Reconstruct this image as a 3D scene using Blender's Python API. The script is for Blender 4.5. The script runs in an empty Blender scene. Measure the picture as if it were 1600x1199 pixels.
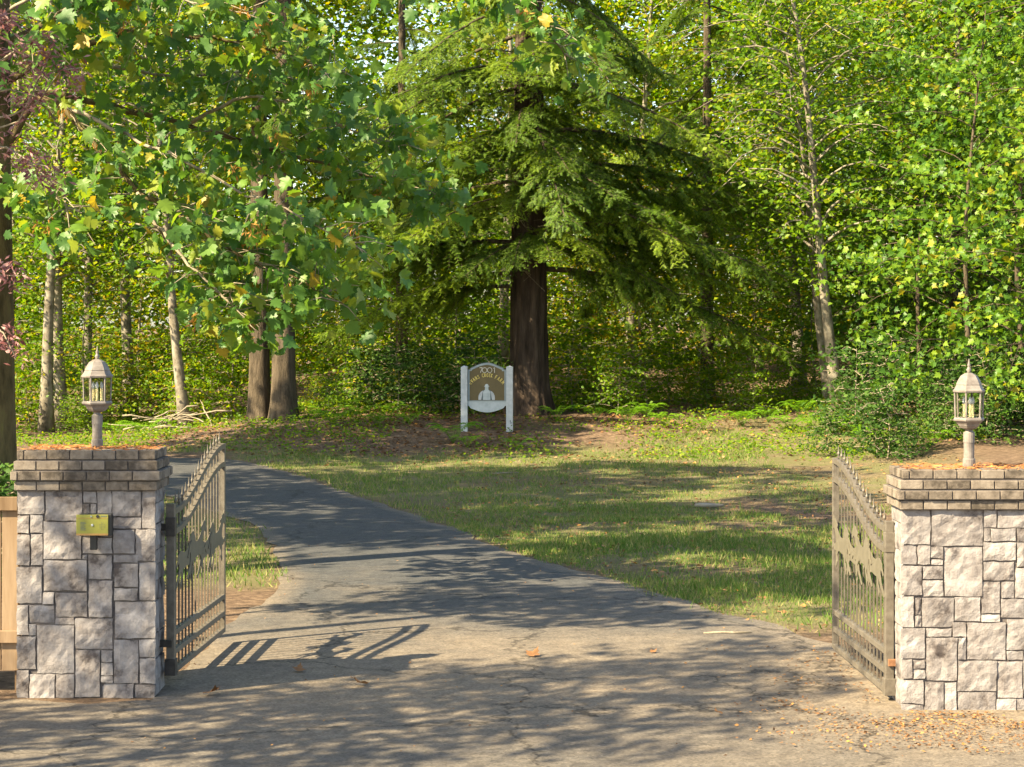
import bpy, math, random
import numpy as np
from mathutils import Vector, Matrix
R = math.radians
PI = math.pi
rng = np.random.default_rng(7)
random.seed(7)
scn = bpy.context.scene
col = scn.collection

# ------------------------------------------------------------------ camera, sky, sun, exposure
CAMZ, FPX, HORY = 2.72, 3237.0, 500.0
cam_d = bpy.data.cameras.new('camera'); cam = bpy.data.objects.new('camera', cam_d); col.objects.link(cam)
cam.location = (0, 0, CAMZ); cam.rotation_euler = (R(90), 0, 0)
cam_d.sensor_width = 36; cam_d.lens = 36*FPX/1600
cam_d.shift_y = -(599.5-HORY)/1600
cam_d.clip_start = 0.1; cam_d.clip_end = 2000
scn.camera = cam
SUN_AZ, SUN_EL = R(33), R(40)
L = Vector((math.cos(SUN_AZ)*math.cos(SUN_EL), math.sin(SUN_AZ)*math.cos(SUN_EL), -math.sin(SUN_EL)))
w = bpy.data.worlds.new('World'); scn.world = w; w.use_nodes = True
nt = w.node_tree; bg = nt.nodes['Background']
sky = nt.nodes.new('ShaderNodeTexSky'); sky.sky_type = 'NISHITA'; sky.sun_disc = False
sky.dust_density = 1.2; sky.ozone_density = 1.0; sky.sun_elevation = SUN_EL; sky.sun_rotation = math.atan2(-L.x, -L.y) % (2*PI)
nt.links.new(sky.outputs[0], bg.inputs[0]); bg.inputs[1].default_value = 0.095
sd = bpy.data.lights.new('sun', 'SUN'); sun = bpy.data.objects.new('sun', sd); col.objects.link(sun)
sun.rotation_euler = L.to_track_quat('-Z', 'Y').to_euler(); sun.location = (-40, -10, 50)
sd.energy = 5.0; sd.angle = R(0.5); sd.color = (1.0, 0.87, 0.64)
scn.view_settings.view_transform = 'Standard'; scn.view_settings.look = 'None'
scn.view_settings.exposure = 2.05; scn.view_settings.gamma = 1.0
scn.view_settings.use_white_balance = True; scn.view_settings.white_balance_temperature = 7250; scn.view_settings.white_balance_tint = 6
scn.render.engine = 'CYCLES'
scn.cycles.max_bounces = 6; scn.cycles.diffuse_bounces = 3; scn.cycles.glossy_bounces = 2
scn.cycles.transmission_bounces = 4; scn.cycles.transparent_max_bounces = 8

# ------------------------------------------------------------------ helpers
def at(px, py, d):
    return np.array([(px-800)/FPX*d, d, CAMZ-(py-HORY)*d/FPX])
def gd(py): return CAMZ*FPX/(py-HORY)
def sm(a, b, x):
    t = np.clip((np.asarray(x, float)-a)/(b-a), 0, 1); return t*t*(3-2*t)
def _h(i, j, s):
    v = np.sin(i*127.1+j*311.7+s*74.7)*43758.5453; return v-np.floor(v)
def noise2(x, y, s=0):
    x = np.asarray(x, float); y = np.asarray(y, float)
    i = np.floor(x); j = np.floor(y); f = x-i; g = y-j
    f = f*f*(3-2*f); g = g*g*(3-2*g)
    return (_h(i, j, s)*(1-f)+_h(i+1, j, s)*f)*(1-g)+(_h(i, j+1, s)*(1-f)+_h(i+1, j+1, s)*f)*g
def fbm(x, y, s=0):
    return .55*noise2(x, y, s)+.3*noise2(x*2.1, y*2.1, s+1)+.15*noise2(x*4.3, y*4.3, s+2)

def link(o, parent=None):
    col.objects.link(o)
    if parent is not None: o.parent = parent
    return o
def tag(o, label, cat, group=None):
    o['label'] = label; o['category'] = cat
    if group: o['group'] = group
    return o
def empty(name, loc=(0, 0, 0), rz=0, label=None, cat=None, group=None):
    o = bpy.data.objects.new(name, None); o.empty_display_size = .1
    o.location = loc; o.rotation_euler = (0, 0, rz); col.objects.link(o)
    if label: tag(o, label, cat, group)
    return o
def uni_mesh(name, V, F, smooth=False):
    """fast mesh, all faces with the same number of corners"""
    V = np.asarray(V, np.float32); F = np.asarray(F, np.int32)
    k = F.shape[1]; me = bpy.data.meshes.new(name)
    me.vertices.add(len(V)); me.vertices.foreach_set('co', V.ravel())
    me.loops.add(F.size); me.loops.foreach_set('vertex_index', F.ravel())
    me.polygons.add(len(F))
    me.polygons.foreach_set('loop_start', np.arange(0, F.size, k, dtype=np.int32))
    me.polygons.foreach_set('loop_total', np.full(len(F), k, np.int32))
    if smooth: me.polygons.foreach_set('use_smooth', np.ones(len(F), bool))
    me.update(calc_edges=True); return me
def mobj(name, me, mat, parent=None, loc=None, kind=None):
    if mat is not None and not me.materials: me.materials.append(mat)
    o = bpy.data.objects.new(name, me); link(o, parent)
    if mat is not None and me.materials[0] is not mat:
        o.material_slots[0].link = 'OBJECT'; o.material_slots[0].material = mat
    if loc is not None: o.location = loc
    if kind: o['kind'] = kind
    return o
class MB:
    def __init__(s): s.v = []; s.f = []
    def add(s, v, f):
        n = len(s.v); s.v += [tuple(map(float, p)) for p in v]; s.f += [tuple(i+n for i in q) for q in f]; return s
    def box(s, a, b):
        x0, y0, z0 = a; x1, y1, z1 = b
        return s.add([(x0,y0,z0),(x1,y0,z0),(x1,y1,z0),(x0,y1,z0),(x0,y0,z1),(x1,y0,z1),(x1,y1,z1),(x0,y1,z1)],
              [(0,3,2,1),(4,5,6,7),(0,1,5,4),(1,2,6,5),(2,3,7,6),(3,0,4,7)])
    def tube(s, pts, rad, seg=8, cap=True):
        v, f = tube(pts, rad, seg, cap); return s.add(v, f)
    def lathe(s, prof, seg=12, c=(0, 0), rot=0):
        v = []; f = []
        for r, z in prof:
            for k in range(seg):
                a = rot+2*PI*k/seg; v.append((c[0]+r*math.cos(a), c[1]+r*math.sin(a), z))
        for i in range(len(prof)-1):
            for k in range(seg):
                k2 = (k+1) % seg; f.append((i*seg+k, i*seg+k2, (i+1)*seg+k2, (i+1)*seg+k))
        f.append(tuple(range(seg-1, -1, -1))); f.append(tuple((len(prof)-1)*seg+k for k in range(seg)))
        return s.add(v, f)
    def prism(s, poly, y0, y1):
        """polygon in x,z extruded along y"""
        n = len(poly)
        v = [(x, y0, z) for x, z in poly]+[(x, y1, z) for x, z in poly]
        f = [tuple(range(n)), tuple(range(2*n-1, n-1, -1))]+[(i, i+n, (i+1) % n+n, (i+1) % n) for i in range(n)]
        return s.add(v, f)
    def mesh(s, name, smooth=False):
        me = bpy.data.meshes.new(name); me.from_pydata(s.v, [], s.f); me.validate()
        if smooth:
            for p in me.polygons: p.use_smooth = True
        return me
    def build(s, name, mat, parent=None, smooth=False, bevel=0, auto=None, kind=None, loc=None):
        o = mobj(name, s.mesh(name, smooth), mat, parent, loc, kind)
        if bevel:
            m = o.modifiers.new('bevel', 'BEVEL'); m.width = bevel; m.segments = 2; m.limit_method = 'ANGLE'
        return o
def tube(pts, rad, seg=8, cap=True):
    P = np.asarray(pts, float); n = len(P)
    rad = np.full(n, rad) if np.isscalar(rad) else np.asarray(rad, float)
    T = np.gradient(P, axis=0); T /= np.linalg.norm(T, axis=1)[:, None]+1e-9
    ref = np.array([0., 0., 1.]) if abs(T[:, 2]).mean() < .9 else np.array([1., 0., 0.])
    A = np.cross(T, ref); A /= np.linalg.norm(A, axis=1)[:, None]+1e-9; B = np.cross(T, A)
    ang = np.arange(seg)*2*PI/seg
    V = (P[:, None]+rad[:, None, None]*(np.cos(ang)[None, :, None]*A[:, None]+np.sin(ang)[None, :, None]*B[:, None])).reshape(-1, 3)
    f = [(i*seg+k, i*seg+(k+1) % seg, (i+1)*seg+(k+1) % seg, (i+1)*seg+k) for i in range(n-1) for k in range(seg)]
    if cap: f += [tuple(range(seg-1, -1, -1)), tuple((n-1)*seg+k for k in range(seg))]
    return V.tolist(), f

# ------------------------------------------------------------------ materials
def newmat(name):
    m = bpy.data.materials.new(name); m.use_nodes = True
    n = m.node_tree.nodes; return m, n, m.node_tree.links, n['Principled BSDF']
def nd(n, t, **kw):
    x = n.new(t)
    for k, v in kw.items(): setattr(x, k, v)
    return x
def ramp(n, stops):
    r = n.new('ShaderNodeValToRGB'); e = r.color_ramp.elements
    while len(e) < len(stops): e.new(.5)
    for i, (p, c) in enumerate(stops): e[i].position = p; e[i].color = (*c, 1)
    return r
def mat_noise(name, stops, scale=5, rough=.8, bump=.3, bscale=None, detail=6, dist=.02, stretch=(1, 1, 1), metallic=0, spec=.3, rnd=0.0):
    m, n, l, b = newmat(name)
    tc = nd(n, 'ShaderNodeTexCoord'); mp = nd(n, 'ShaderNodeMapping'); mp.inputs['Scale'].default_value = stretch
    l.new(tc.outputs['Object'], mp.inputs[0])
    oi = nd(n, 'ShaderNodeObjectInfo')
    va = nd(n, 'ShaderNodeVectorMath', operation='SCALE'); 
    cmb = nd(n, 'ShaderNodeCombineXYZ'); l.new(oi.outputs['Random'], cmb.inputs[0]); l.new(oi.outputs['Random'], cmb.inputs[1])
    l.new(cmb.outputs[0], va.inputs[0]); va.inputs['Scale'].default_value = 40
    ad = nd(n, 'ShaderNodeVectorMath', operation='ADD'); l.new(mp.outputs[0], ad.inputs[0]); l.new(va.outputs[0], ad.inputs[1])
    tx = nd(n, 'ShaderNodeTexNoise'); tx.inputs['Scale'].default_value = scale; tx.inputs['Detail'].default_value = detail; tx.inputs['Roughness'].default_value = .65
    l.new(ad.outputs[0], tx.inputs['Vector'])
    r = ramp(n, stops); 
    if rnd:
        mm = nd(n, 'ShaderNodeMath', operation='MULTIPLY_ADD'); l.new(oi.outputs['Random'], mm.inputs[0]); mm.inputs[1].default_value = rnd; mm.inputs[2].default_value = -rnd/2
        m2 = nd(n, 'ShaderNodeMath', operation='ADD'); l.new(tx.outputs[0], m2.inputs[0]); l.new(mm.outputs[0], m2.inputs[1]); l.new(m2.outputs[0], r.inputs[0])
    else: l.new(tx.outputs[0], r.inputs[0])
    l.new(r.outputs[0], b.inputs['Base Color']); b.inputs['Roughness'].default_value = rough; b.inputs['Metallic'].default_value = metallic
    b.inputs['Specular IOR Level'].default_value = spec
    if bump:
        t2 = nd(n, 'ShaderNodeTexNoise'); t2.inputs['Scale'].default_value = bscale or scale*3; t2.inputs['Detail'].default_value = 8; t2.inputs['Roughness'].default_value = .7
        l.new(ad.outputs[0], t2.inputs['Vector'])
        bp = nd(n, 'ShaderNodeBump'); bp.inputs['Strength'].default_value = bump; bp.inputs['Distance'].default_value = dist
        l.new(t2.outputs[0], bp.inputs['Height']); l.new(bp.outputs[0], b.inputs['Normal'])
    return m
def mat_leaf(name, stops, trans=.4, objvar=.25, rough=.5, spec=.3, tcol=(1.25, 1.2, .55)):
    """leaf: colour picked per leaf; light passes through"""
    m, n, l, b = newmat(name)
    ge = nd(n, 'ShaderNodeNewGeometry'); oi = nd(n, 'ShaderNodeObjectInfo')
    a = nd(n, 'ShaderNodeMath', operation='MULTIPLY_ADD'); l.new(oi.outputs['Random'], a.inputs[0]); a.inputs[1].default_value = objvar; a.inputs[2].default_value = -objvar/2
    c = nd(n, 'ShaderNodeMath', operation='ADD'); l.new(ge.outputs['Random Per Island'], c.inputs[0]); l.new(a.outputs[0], c.inputs[1])
    r = ramp(n, stops); l.new(c.outputs[0], r.inputs[0])
    l.new(r.outputs[0], b.inputs['Base Color']); b.inputs['Roughness'].default_value = rough; b.inputs['Specular IOR Level'].default_value = spec
    t = nd(n, 'ShaderNodeBsdfTranslucent'); mx = nd(n, 'ShaderNodeMix', data_type='RGBA', blend_type='MULTIPLY')
    mx.inputs[0].default_value = 1; l.new(r.outputs[0], mx.inputs[6]); mx.inputs[7].default_value = (*tcol, 1)
    l.new(mx.outputs[2], t.inputs[0])
    ms = nd(n, 'ShaderNodeMixShader'); ms.inputs[0].default_value = trans
    l.new(b.outputs[0], ms.inputs[1]); l.new(t.outputs[0], ms.inputs[2])
    l.new(ms.outputs[0], n['Material Output'].inputs[0]); return m
def mat_flat(name, c, rough=.5, metallic=0, spec=.4, var=.12, scale=30, bump=.05):
    c = np.array(c); return mat_noise(name, [(.3, tuple(c*(1-var))), (.7, tuple(np.minimum(c*(1+var), 1)))], scale, rough, bump, detail=5, dist=.005, metallic=metallic, spec=spec)

M = {}
M['bigleaf'] = mat_leaf('bigleaf_maple_leaf', [(0, (.055,.145,.035)), (.4, (.09,.2,.04)), (.8, (.15,.26,.035)), (.97, (.23,.28,.03)), (1, (.34,.25,.03))], .5, .1, .45, .4)
M['redleaf'] = mat_leaf('red_maple_leaf', [(0, (.13,.05,.055)), (.6, (.26,.13,.13)), (1, (.4,.25,.23))], .35, .1, .5, .3, (1.3,.8,.8))
M['alder'] = mat_leaf('alder_leaf', [(0, (.06,.145,.006)), (.5, (.13,.235,.008)), (.85, (.235,.32,.01)), (1, (.34,.29,.015))], .55, .5)
M['vine'] = mat_leaf('vine_maple_leaf', [(0, (.045,.12,.014)), (.5, (.095,.2,.018)), (.95, (.2,.29,.022)), (1, (.28,.26,.025))], .48, .5, .45, .35)
M['shrub'] = mat_leaf('shrub_leaf', [(0, (.06,.145,.006)), (.6, (.135,.24,.008)), (.92, (.25,.32,.01)), (1, (.36,.26,.015))], .55, .6)
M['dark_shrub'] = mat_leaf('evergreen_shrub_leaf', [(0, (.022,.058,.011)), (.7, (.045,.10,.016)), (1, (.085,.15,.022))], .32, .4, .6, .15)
M['fern'] = mat_leaf('fern_frond', [(0, (.10,.24,.015)), (1, (.17,.34,.02))], .45, .4)
M['fir'] = mat_leaf('fir_needles', [(0, (.055,.11,.016)), (.6, (.12,.2,.02)), (1, (.22,.30,.025))], .42, .7, .55, .25)
M['grass'] = mat_leaf('grass_blade', [(0, (.065,.145,.02)), (.45, (.105,.19,.03)), (.72, (.19,.21,.06)), (1, (.33,.27,.13))], .3, 0, .6, .2)
M['litter'] = mat_leaf('dead_leaf', [(0, (.10,.05,.025)), (.5, (.22,.11,.05)), (.85, (.34,.2,.10)), (1, (.42,.2,.05))], .15, .2, .7, .2, (1, .8, .5))
M['needle_litter'] = mat_leaf('dead_needles', [(0, (.25,.09,.03)), (1, (.45,.2,.07))], .1, 0, .7, .2, (1, .8, .5))
M['samara'] = mat_leaf('maple_seeds', [(0, (.32,.14,.035)), (1, (.5,.27,.07))], .3, .2, .6, .2, (1, .8, .5))
M['bark_fir'] = mat_noise('fir_bark', [(.3, (.022,.016,.013)), (.55, (.07,.05,.038)), (.8, (.13,.098,.075))], 7, .95, 1.0, 16, 8, .06, (1, 1, .16), spec=.1)
M['bark_maple'] = mat_noise('mossy_bark', [(.3, (.05,.04,.02)), (.55, (.13,.10,.05)), (.8, (.16,.15,.05))], 9, .95, .8, 22, 8, .04, (1, 1, .3), spec=.1)
M['bark_alder'] = mat_noise('alder_bark', [(.32, (.06,.05,.035)), (.5, (.19,.165,.13)), (.8, (.36,.33,.27))], 5, .9, .5, 18, 8, .02, (1, 1, .7), spec=.1)
M['bark_dark'] = mat_noise('dark_bark', [(.3, (.035,.028,.02)), (.6, (.11,.085,.06)), (.85, (.17,.15,.09))], 8, .95, 1.0, 18, 8, .05, (1, 1, .2), spec=.1)
M['twig'] = mat_noise('grey_twig', [(.3, (.16,.13,.09)), (.7, (.34,.29,.22))], 12, .9, .3, spec=.1)
M['stone'] = mat_noise('cast_stone', [(.34, (.075,.062,.060)), (.44, (.19,.168,.163)), (.56, (.265,.240,.234)), (.70, (.36,.332,.328))], 6, .85, .8, 17, 10, .02, spec=.2, rnd=.09)
M['mortar'] = mat_noise('mortar', [(.3, (.08,.065,.062)), (.7, (.15,.13,.12))], 20, .95, .4)
M['brick'] = mat_noise('cap_brick', [(.3, (.07,.057,.046)), (.5, (.165,.135,.11)), (.75, (.25,.21,.175))], 14, .9, .7, 60, 8, .008, spec=.15, rnd=.3)
M['slab'] = mat_noise('cap_slab', [(.3, (.15,.13,.1)), (.7, (.28,.24,.19))], 10, .95, .4)
M['gate'] = mat_noise('taupe_gate_paint', [(.3, (.08,.066,.052)), (.6, (.13,.112,.09)), (.8, (.17,.148,.12))], 20, .5, .1, dist=.003, spec=.4)
M['horse'] = mat_noise('horse_plate_paint', [(.3, (.10,.087,.064)), (.7, (.155,.136,.10))], 14, .5, .1, dist=.003, spec=.4)
M['hinge'] = mat_noise('dark_hinge_steel', [(.3, (.02,.018,.016)), (.7, (.06,.05,.045))], 20, .5, .1, dist=.003)
M['rust'] = mat_noise('rusty_steel', [(.3, (.12,.05,.025)), (.7, (.3,.15,.08))], 20, .8, .3, dist=.004)
M['lantern'] = mat_noise('weathered_taupe_paint', [(.3, (.11,.09,.08)), (.55, (.18,.157,.142)), (.8, (.25,.222,.202))], 16, .6, .15, 60, dist=.004, spec=.35)
M['candle'] = mat_flat('candle_sleeve', (.75,.62,.3), .5)
M['fence'] = mat_noise('cedar_board', [(.3, (.12,.075,.042)), (.55, (.2,.135,.085)), (.8, (.27,.195,.13))], 9, .8, .4, 30, 8, .006, (1, 1, .12), spec=.2, rnd=.25)
M['white'] = mat_noise('white_post_paint', [(.3, (.34,.36,.37)), (.6, (.47,.49,.5)), (.8, (.54,.56,.57))], 7, .55, .1, dist=.004)
M['bluegrey'] = mat_flat('blue_grey_paint', (.24,.28,.29), .6, var=.15, scale=9)
M['trim'] = mat_flat('dark_trim_paint', (.09,.115,.12), .6)
M['apron'] = mat_noise('faded_blue_paint', [(.3, (.33,.37,.38)), (.7, (.46,.50,.51))], 9, .6, .1, dist=.004)
M['olive'] = mat_flat('olive_brown_board', (.115,.085,.036), .6, var=.1, scale=8)
M['gold'] = mat_flat('gold_letter', (.72,.56,.16), .4)
M['silverlet'] = mat_flat('pale_letter', (.58,.55,.48), .45)
M['panel_gold'] = mat_flat('brass_faceplate', (.27,.26,.05), .42, .25, .5, .1, 20)
M['black'] = mat_flat('black_plastic', (.02,.02,.02), .45)
M['orange'] = mat_flat('orange_strip', (.4,.22,.07), .5)
M['wood_grey'] = mat_noise('weathered_wood', [(.3, (.12,.10,.08)), (.7, (.3,.27,.22))], 10, .9, .4, stretch=(.2, 1, 1))

def mat_glass():
    m, n, l, b = newmat('lantern_glass')
    b.inputs['Transmission Weight'].default_value = 1; b.inputs['Roughness'].default_value = .02; b.inputs['IOR'].default_value = 1.1
    b.inputs['Base Color'].default_value = (.97, .98, .96, 1); return m
M['glass'] = mat_glass()

def mat_ground():
    m, n, l, b = newmat('ground_soil')
    tc = nd(n, 'ShaderNodeTexCoord')
    def nz(s, d=8):
        t = nd(n, 'ShaderNodeTexNoise'); t.inputs['Scale'].default_value = s; t.inputs['Detail'].default_value = d; t.inputs['Roughness'].default_value = .7
        l.new(tc.outputs['Object'], t.inputs['Vector']); return t
    a = nz(9); g = nz(1.3); f = nz(45, 4)
    soil = ramp(n, [(.3, (.055,.038,.026)), (.5, (.15,.10,.068)), (.62, (.24,.165,.11)), (.75, (.33,.25,.17))])
    l.new(a.outputs[0], soil.inputs[0])
    gr = ramp(n, [(.35, (.2,.155,.10)), (.5, (.16,.145,.07)), (.65, (.13,.145,.05))]); l.new(g.outputs[0], gr.inputs[0])
    gm = nd(n, 'ShaderNodeMix', data_type='RGBA', blend_type='OVERLAY'); gm.inputs[0].default_value = .8
    l.new(gr.outputs[0], gm.inputs[6]); l.new(f.outputs[0], gm.inputs[7])
    at_ = nd(n, 'ShaderNodeAttribute', attribute_name='lawn')
    mx = nd(n, 'ShaderNodeMix', data_type='RGBA'); l.new(at_.outputs['Fac'], mx.inputs[0]); l.new(soil.outputs[0], mx.inputs[6]); l.new(gm.outputs[2], mx.inputs[7])
    l.new(mx.outputs[2], b.inputs['Base Color']); b.inputs['Roughness'].default_value = .95; b.inputs['Specular IOR Level'].default_value = .1
    bp = nd(n, 'ShaderNodeBump'); bp.inputs['Strength'].default_value = .9; bp.inputs['Distance'].default_value = .04
    l.new(f.outputs[0], bp.inputs['Height']); l.new(bp.outputs[0], b.inputs['Normal']); return m
def mat_asphalt():
    m, n, l, b = newmat('asphalt')
    tc = nd(n, 'ShaderNodeTexCoord')
    def nz(s, d=8, r=.7):
        t = nd(n, 'ShaderNodeTexNoise'); t.inputs['Scale'].default_value = s; t.inputs['Detail'].default_value = d; t.inputs['Roughness'].default_value = r
        l.new(tc.outputs['Object'], t.inputs['Vector']); return t
    big = nz(.9); mid = nz(7); fine = nz(60, 6, .8)
    dk = ramp(n, [(.3, (.05,.05,.052)), (.7, (.09,.088,.087))]); l.new(mid.outputs[0], dk.inputs[0])
    du = ramp(n, [(.3, (.18,.138,.098)), (.7, (.29,.228,.165))]); l.new(mid.outputs[0], du.inputs[0])
    at_ = nd(n, 'ShaderNodeAttribute', attribute_name='dust_sun')
    ad = nd(n, 'ShaderNodeMath', operation='ADD'); sub = nd(n, 'ShaderNodeMath', operation='MULTIPLY_ADD')
    l.new(big.outputs[0], sub.inputs[0]); sub.inputs[1].default_value = 1.1; sub.inputs[2].default_value = -.55
    l.new(at_.outputs['Fac'], ad.inputs[0]); l.new(sub.outputs[0], ad.inputs[1]); ad.use_clamp = True
    mx = nd(n, 'ShaderNodeMix', data_type='RGBA'); l.new(ad.outputs[0], mx.inputs[0]); l.new(dk.outputs[0], mx.inputs[6]); l.new(du.outputs[0], mx.inputs[7])
    sp = ramp(n, [(.35, (.55,.55,.55)), (.5, (1,1,1)), (.68, (1.0,1.0,1.0)), (.78, (2.2,2.1,2.0))]); l.new(fine.outputs[0], sp.inputs[0])
    vo = nd(n, 'ShaderNodeTexVoronoi'); vo.inputs['Scale'].default_value = 55; l.new(tc.outputs['Object'], vo.inputs['Vector'])
    vr = ramp(n, [(0, (.62,.62,.62)), (.6, (1,1,1)), (.9, (1.15,1.15,1.12)), (1, (1.9,1.85,1.75))]); l.new(vo.outputs['Color'], vr.inputs[0])
    wn = nz(1.7, 4); wa = nd(n, 'ShaderNodeVectorMath', operation='ADD'); ws = nd(n, 'ShaderNodeVectorMath', operation='SCALE'); ws.inputs['Scale'].default_value = .9
    l.new(wn.outputs['Color'], ws.inputs[0]); l.new(tc.outputs['Object'], wa.inputs[0]); l.new(ws.outputs[0], wa.inputs[1])
    vc = nd(n, 'ShaderNodeTexVoronoi', feature='DISTANCE_TO_EDGE'); vc.inputs['Scale'].default_value = .42; l.new(wa.outputs[0], vc.inputs['Vector'])
    cr = ramp(n, [(0, (.35,.34,.33)), (.006, (.6,.6,.6)), (.012, (1,1,1))]); l.new(vc.outputs['Distance'], cr.inputs[0])
    mc = nd(n, 'ShaderNodeMix', data_type='RGBA', blend_type='MULTIPLY'); mc.inputs[0].default_value = 1; l.new(vr.outputs[0], mc.inputs[6]); l.new(cr.outputs[0], mc.inputs[7])
    mb_ = nd(n, 'ShaderNodeMix', data_type='RGBA', blend_type='MULTIPLY'); mb_.inputs[0].default_value = 1; l.new(mx.outputs[2], mb_.inputs[6]); l.new(mc.outputs[2], mb_.inputs[7])
    m2 = nd(n, 'ShaderNodeMix', data_type='RGBA', blend_type='MULTIPLY'); m2.inputs[0].default_value = 1
    l.new(mb_.outputs[2], m2.inputs[6]); l.new(sp.outputs[0], m2.inputs[7])
    l.new(m2.outputs[2], b.inputs['Base Color']); b.inputs['Roughness'].default_value = .85; b.inputs['Specular IOR Level'].default_value = .25
    bp = nd(n, 'ShaderNodeBump'); bp.inputs['Strength'].default_value = .6; bp.inputs['Distance'].default_value = .01
    l.new(fine.outputs[0], bp.inputs['Height']); l.new(bp.outputs[0], b.inputs['Normal']); return m
M['ground'] = mat_ground(); M['asphalt'] = mat_asphalt()

# ------------------------------------------------------------------ ground, street, driveway
RE = [(14.2,2.75),(17.0,2.70),(17.4,2.66),(18.15,2.41),(19.6,1.81),(21,1.3),(22.4,.69),(24.3,0),(27.1,-.84),(32,-2.37),(37.5,-4.17),(41.2,-5.8),(42,-8),(42.5,-24)]
LE = [(14.2,-2.62),(18.0,-2.55),(19.5,-2.5),(21.2,-2.36),(23.8,-2.67),(27,-3.3),(29.4,-4.3),(34,-6.2),(36.5,-7.6),(38.2,-11),(39.5,-24),(42.6,-30)]
def xr(Y): return np.interp(Y, [p[0] for p in RE], [p[1] for p in RE])
def xl(Y): return np.interp(Y, [p[0] for p in LE], [p[1] for p in LE])
def gz(X, Y):
    X = np.asarray(X, float); Y = np.asarray(Y, float)
    m = .61*sm(39.5, 47.5, Y)*sm(-9, -4.5, X)
    r = .35*sm(5.5, 9, X)*sm(24, 40, Y)
    b = sm(.2, 1.2, X-xr(Y))*(fbm(X*.8, Y*.8, 3)-.5)*.12*sm(17, 19, Y)
    return m+r+b+.9*sm(50, 70, Y)
def lawn_mask(X, Y):
    X = np.asarray(X, float); Y = np.asarray(Y, float)
    nn = fbm(X*.55, Y*.4, 11)
    right = sm(-.12, .2, X-xr(Y)+.5*(fbm(X*1.5, Y*1.5, 31)-.5))*sm(17.6, 18.6, Y)*(1-sm(41, 45, Y+2*(nn-.5)*4-.25*X))*(1-sm(6.3, 8.5, X+2*(nn-.5)))
    dry = np.exp(-(((X-4.4)/1.7)**2+((Y-28)/4.5)**2))
    right = right*np.clip(1.1-.7*dry-.6*sm(.45, .68, nn), 0, 1)
    left = sm(-.12, .2, xl(Y)-X+.5*(fbm(X*1.5, Y*1.5, 32)-.5))*sm(20.6, 21.6, Y)*(1-sm(46, 50, Y))*sm(-9, -6.5, X-.0*Y)*sm(.2, .4, nn+.15)
    far = sm(.3, .8, X-xr(Y))*(1-sm(2.0, 3.5, X-xr(Y)))*sm(38, 40, Y)*(1-sm(50, 53, Y))
    lf = (1-sm(-6.2, -5.2, X))*sm(20, 24, Y)*(1-sm(50, 56, Y))*sm(0, .4, xl(Y)-X)
    return np.clip(np.maximum.reduce([right, left, far, lf*.8]), 0, 1)
def grid_mesh(name, X, Y, Z, attrs=None):
    ny, nx = X.shape
    V = np.stack([X, Y, Z], -1).reshape(-1, 3)
    i = np.arange(ny*nx).reshape(ny, nx)
    F = np.stack([i[:-1, :-1], i[:-1, 1:], i[1:, 1:], i[1:, :-1]], -1).reshape(-1, 4)
    me = uni_mesh(name, V, F, True)
    for k, a in (attrs or {}).items():
        at_ = me.attributes.new(k, 'FLOAT', 'POINT'); at_.data.foreach_set('value', np.asarray(a, np.float32).ravel())
    return me
gx = np.concatenate([[-400, -200, -100, -60, -40, -30, -22], np.arange(-16, 16.01, .2), [22, 30, 40, 60, 100, 200, 400]])
gy = np.concatenate([[-300, -150, -60, -20, 0, 8], np.arange(12, 56.01, .2), [60, 65, 72, 80, 100, 150, 300, 500]])
GX, GY = np.meshgrid(gx, gy)
o = mobj('ground', grid_mesh('ground', GX, GY, gz(GX, GY), {'lawn': lawn_mask(GX, GY)}), M['ground'], kind='structure')
# street in front of the gate, slightly lower priority than the drive
sx, sy = np.meshgrid(np.concatenate([np.arange(-40, -6, 2.), np.arange(-6, 6.01, .25), np.arange(8, 41, 2.)]), np.concatenate([np.arange(2, 11, 1.), np.arange(11, 14.76, .25)]))
syj = sy.copy(); syj[-1] += (fbm(sx[-1]*2, sx[-1]*0, 5)-.5)*.35
def dust_sun_f(X, Y): return .27+.42*np.exp(-((Y-15.6)/2.2)**2)+.22*sm(1.0, 3.2, X)*(1-sm(17.5, 19.5, Y))-.37*sm(16.5, 25, Y)  # tan dust, plus sunlit band painted in at the gate, shaded drive darker
dust_sun = dust_sun_f(sx, sy)
mobj('street', grid_mesh('street', sx, syj, np.full(sx.shape, .006), {'dust_sun': dust_sun}), M['asphalt'], kind='structure')
yy = np.concatenate([np.arange(14.3, 30, .2), np.arange(30, 42.51, .25)])
tt = np.linspace(0, 1, 36)
XL = xl(yy)-(fbm(yy*1.3, yy*0, 21)-.5)*.3; XR = xr(yy)+(fbm(yy*1.3, yy*0+9, 22)-.5)*.3
DX = XL[:, None]*(1-tt)+XR[:, None]*tt; DY = np.repeat(yy[:, None], 36, 1)
DY[0] += (fbm(DX[0]*1.5, DX[0]*0+4, 8)-.5)*.3
edge = np.minimum(DX-XL[:, None], XR[:, None]-DX)
dust_sun = dust_sun_f(DX, DY)+.5*(1-sm(0, .35, edge))*sm(18, 20, DY)
mobj('driveway', grid_mesh('driveway', DX, DY, gz(DX, DY)*0+.002+.0065*sm(14.3, 15.5, DY)+.03*np.minimum(edge, .3)*sm(15, 17, DY), {'dust_sun': dust_sun}), M['asphalt'], kind='structure')

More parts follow.
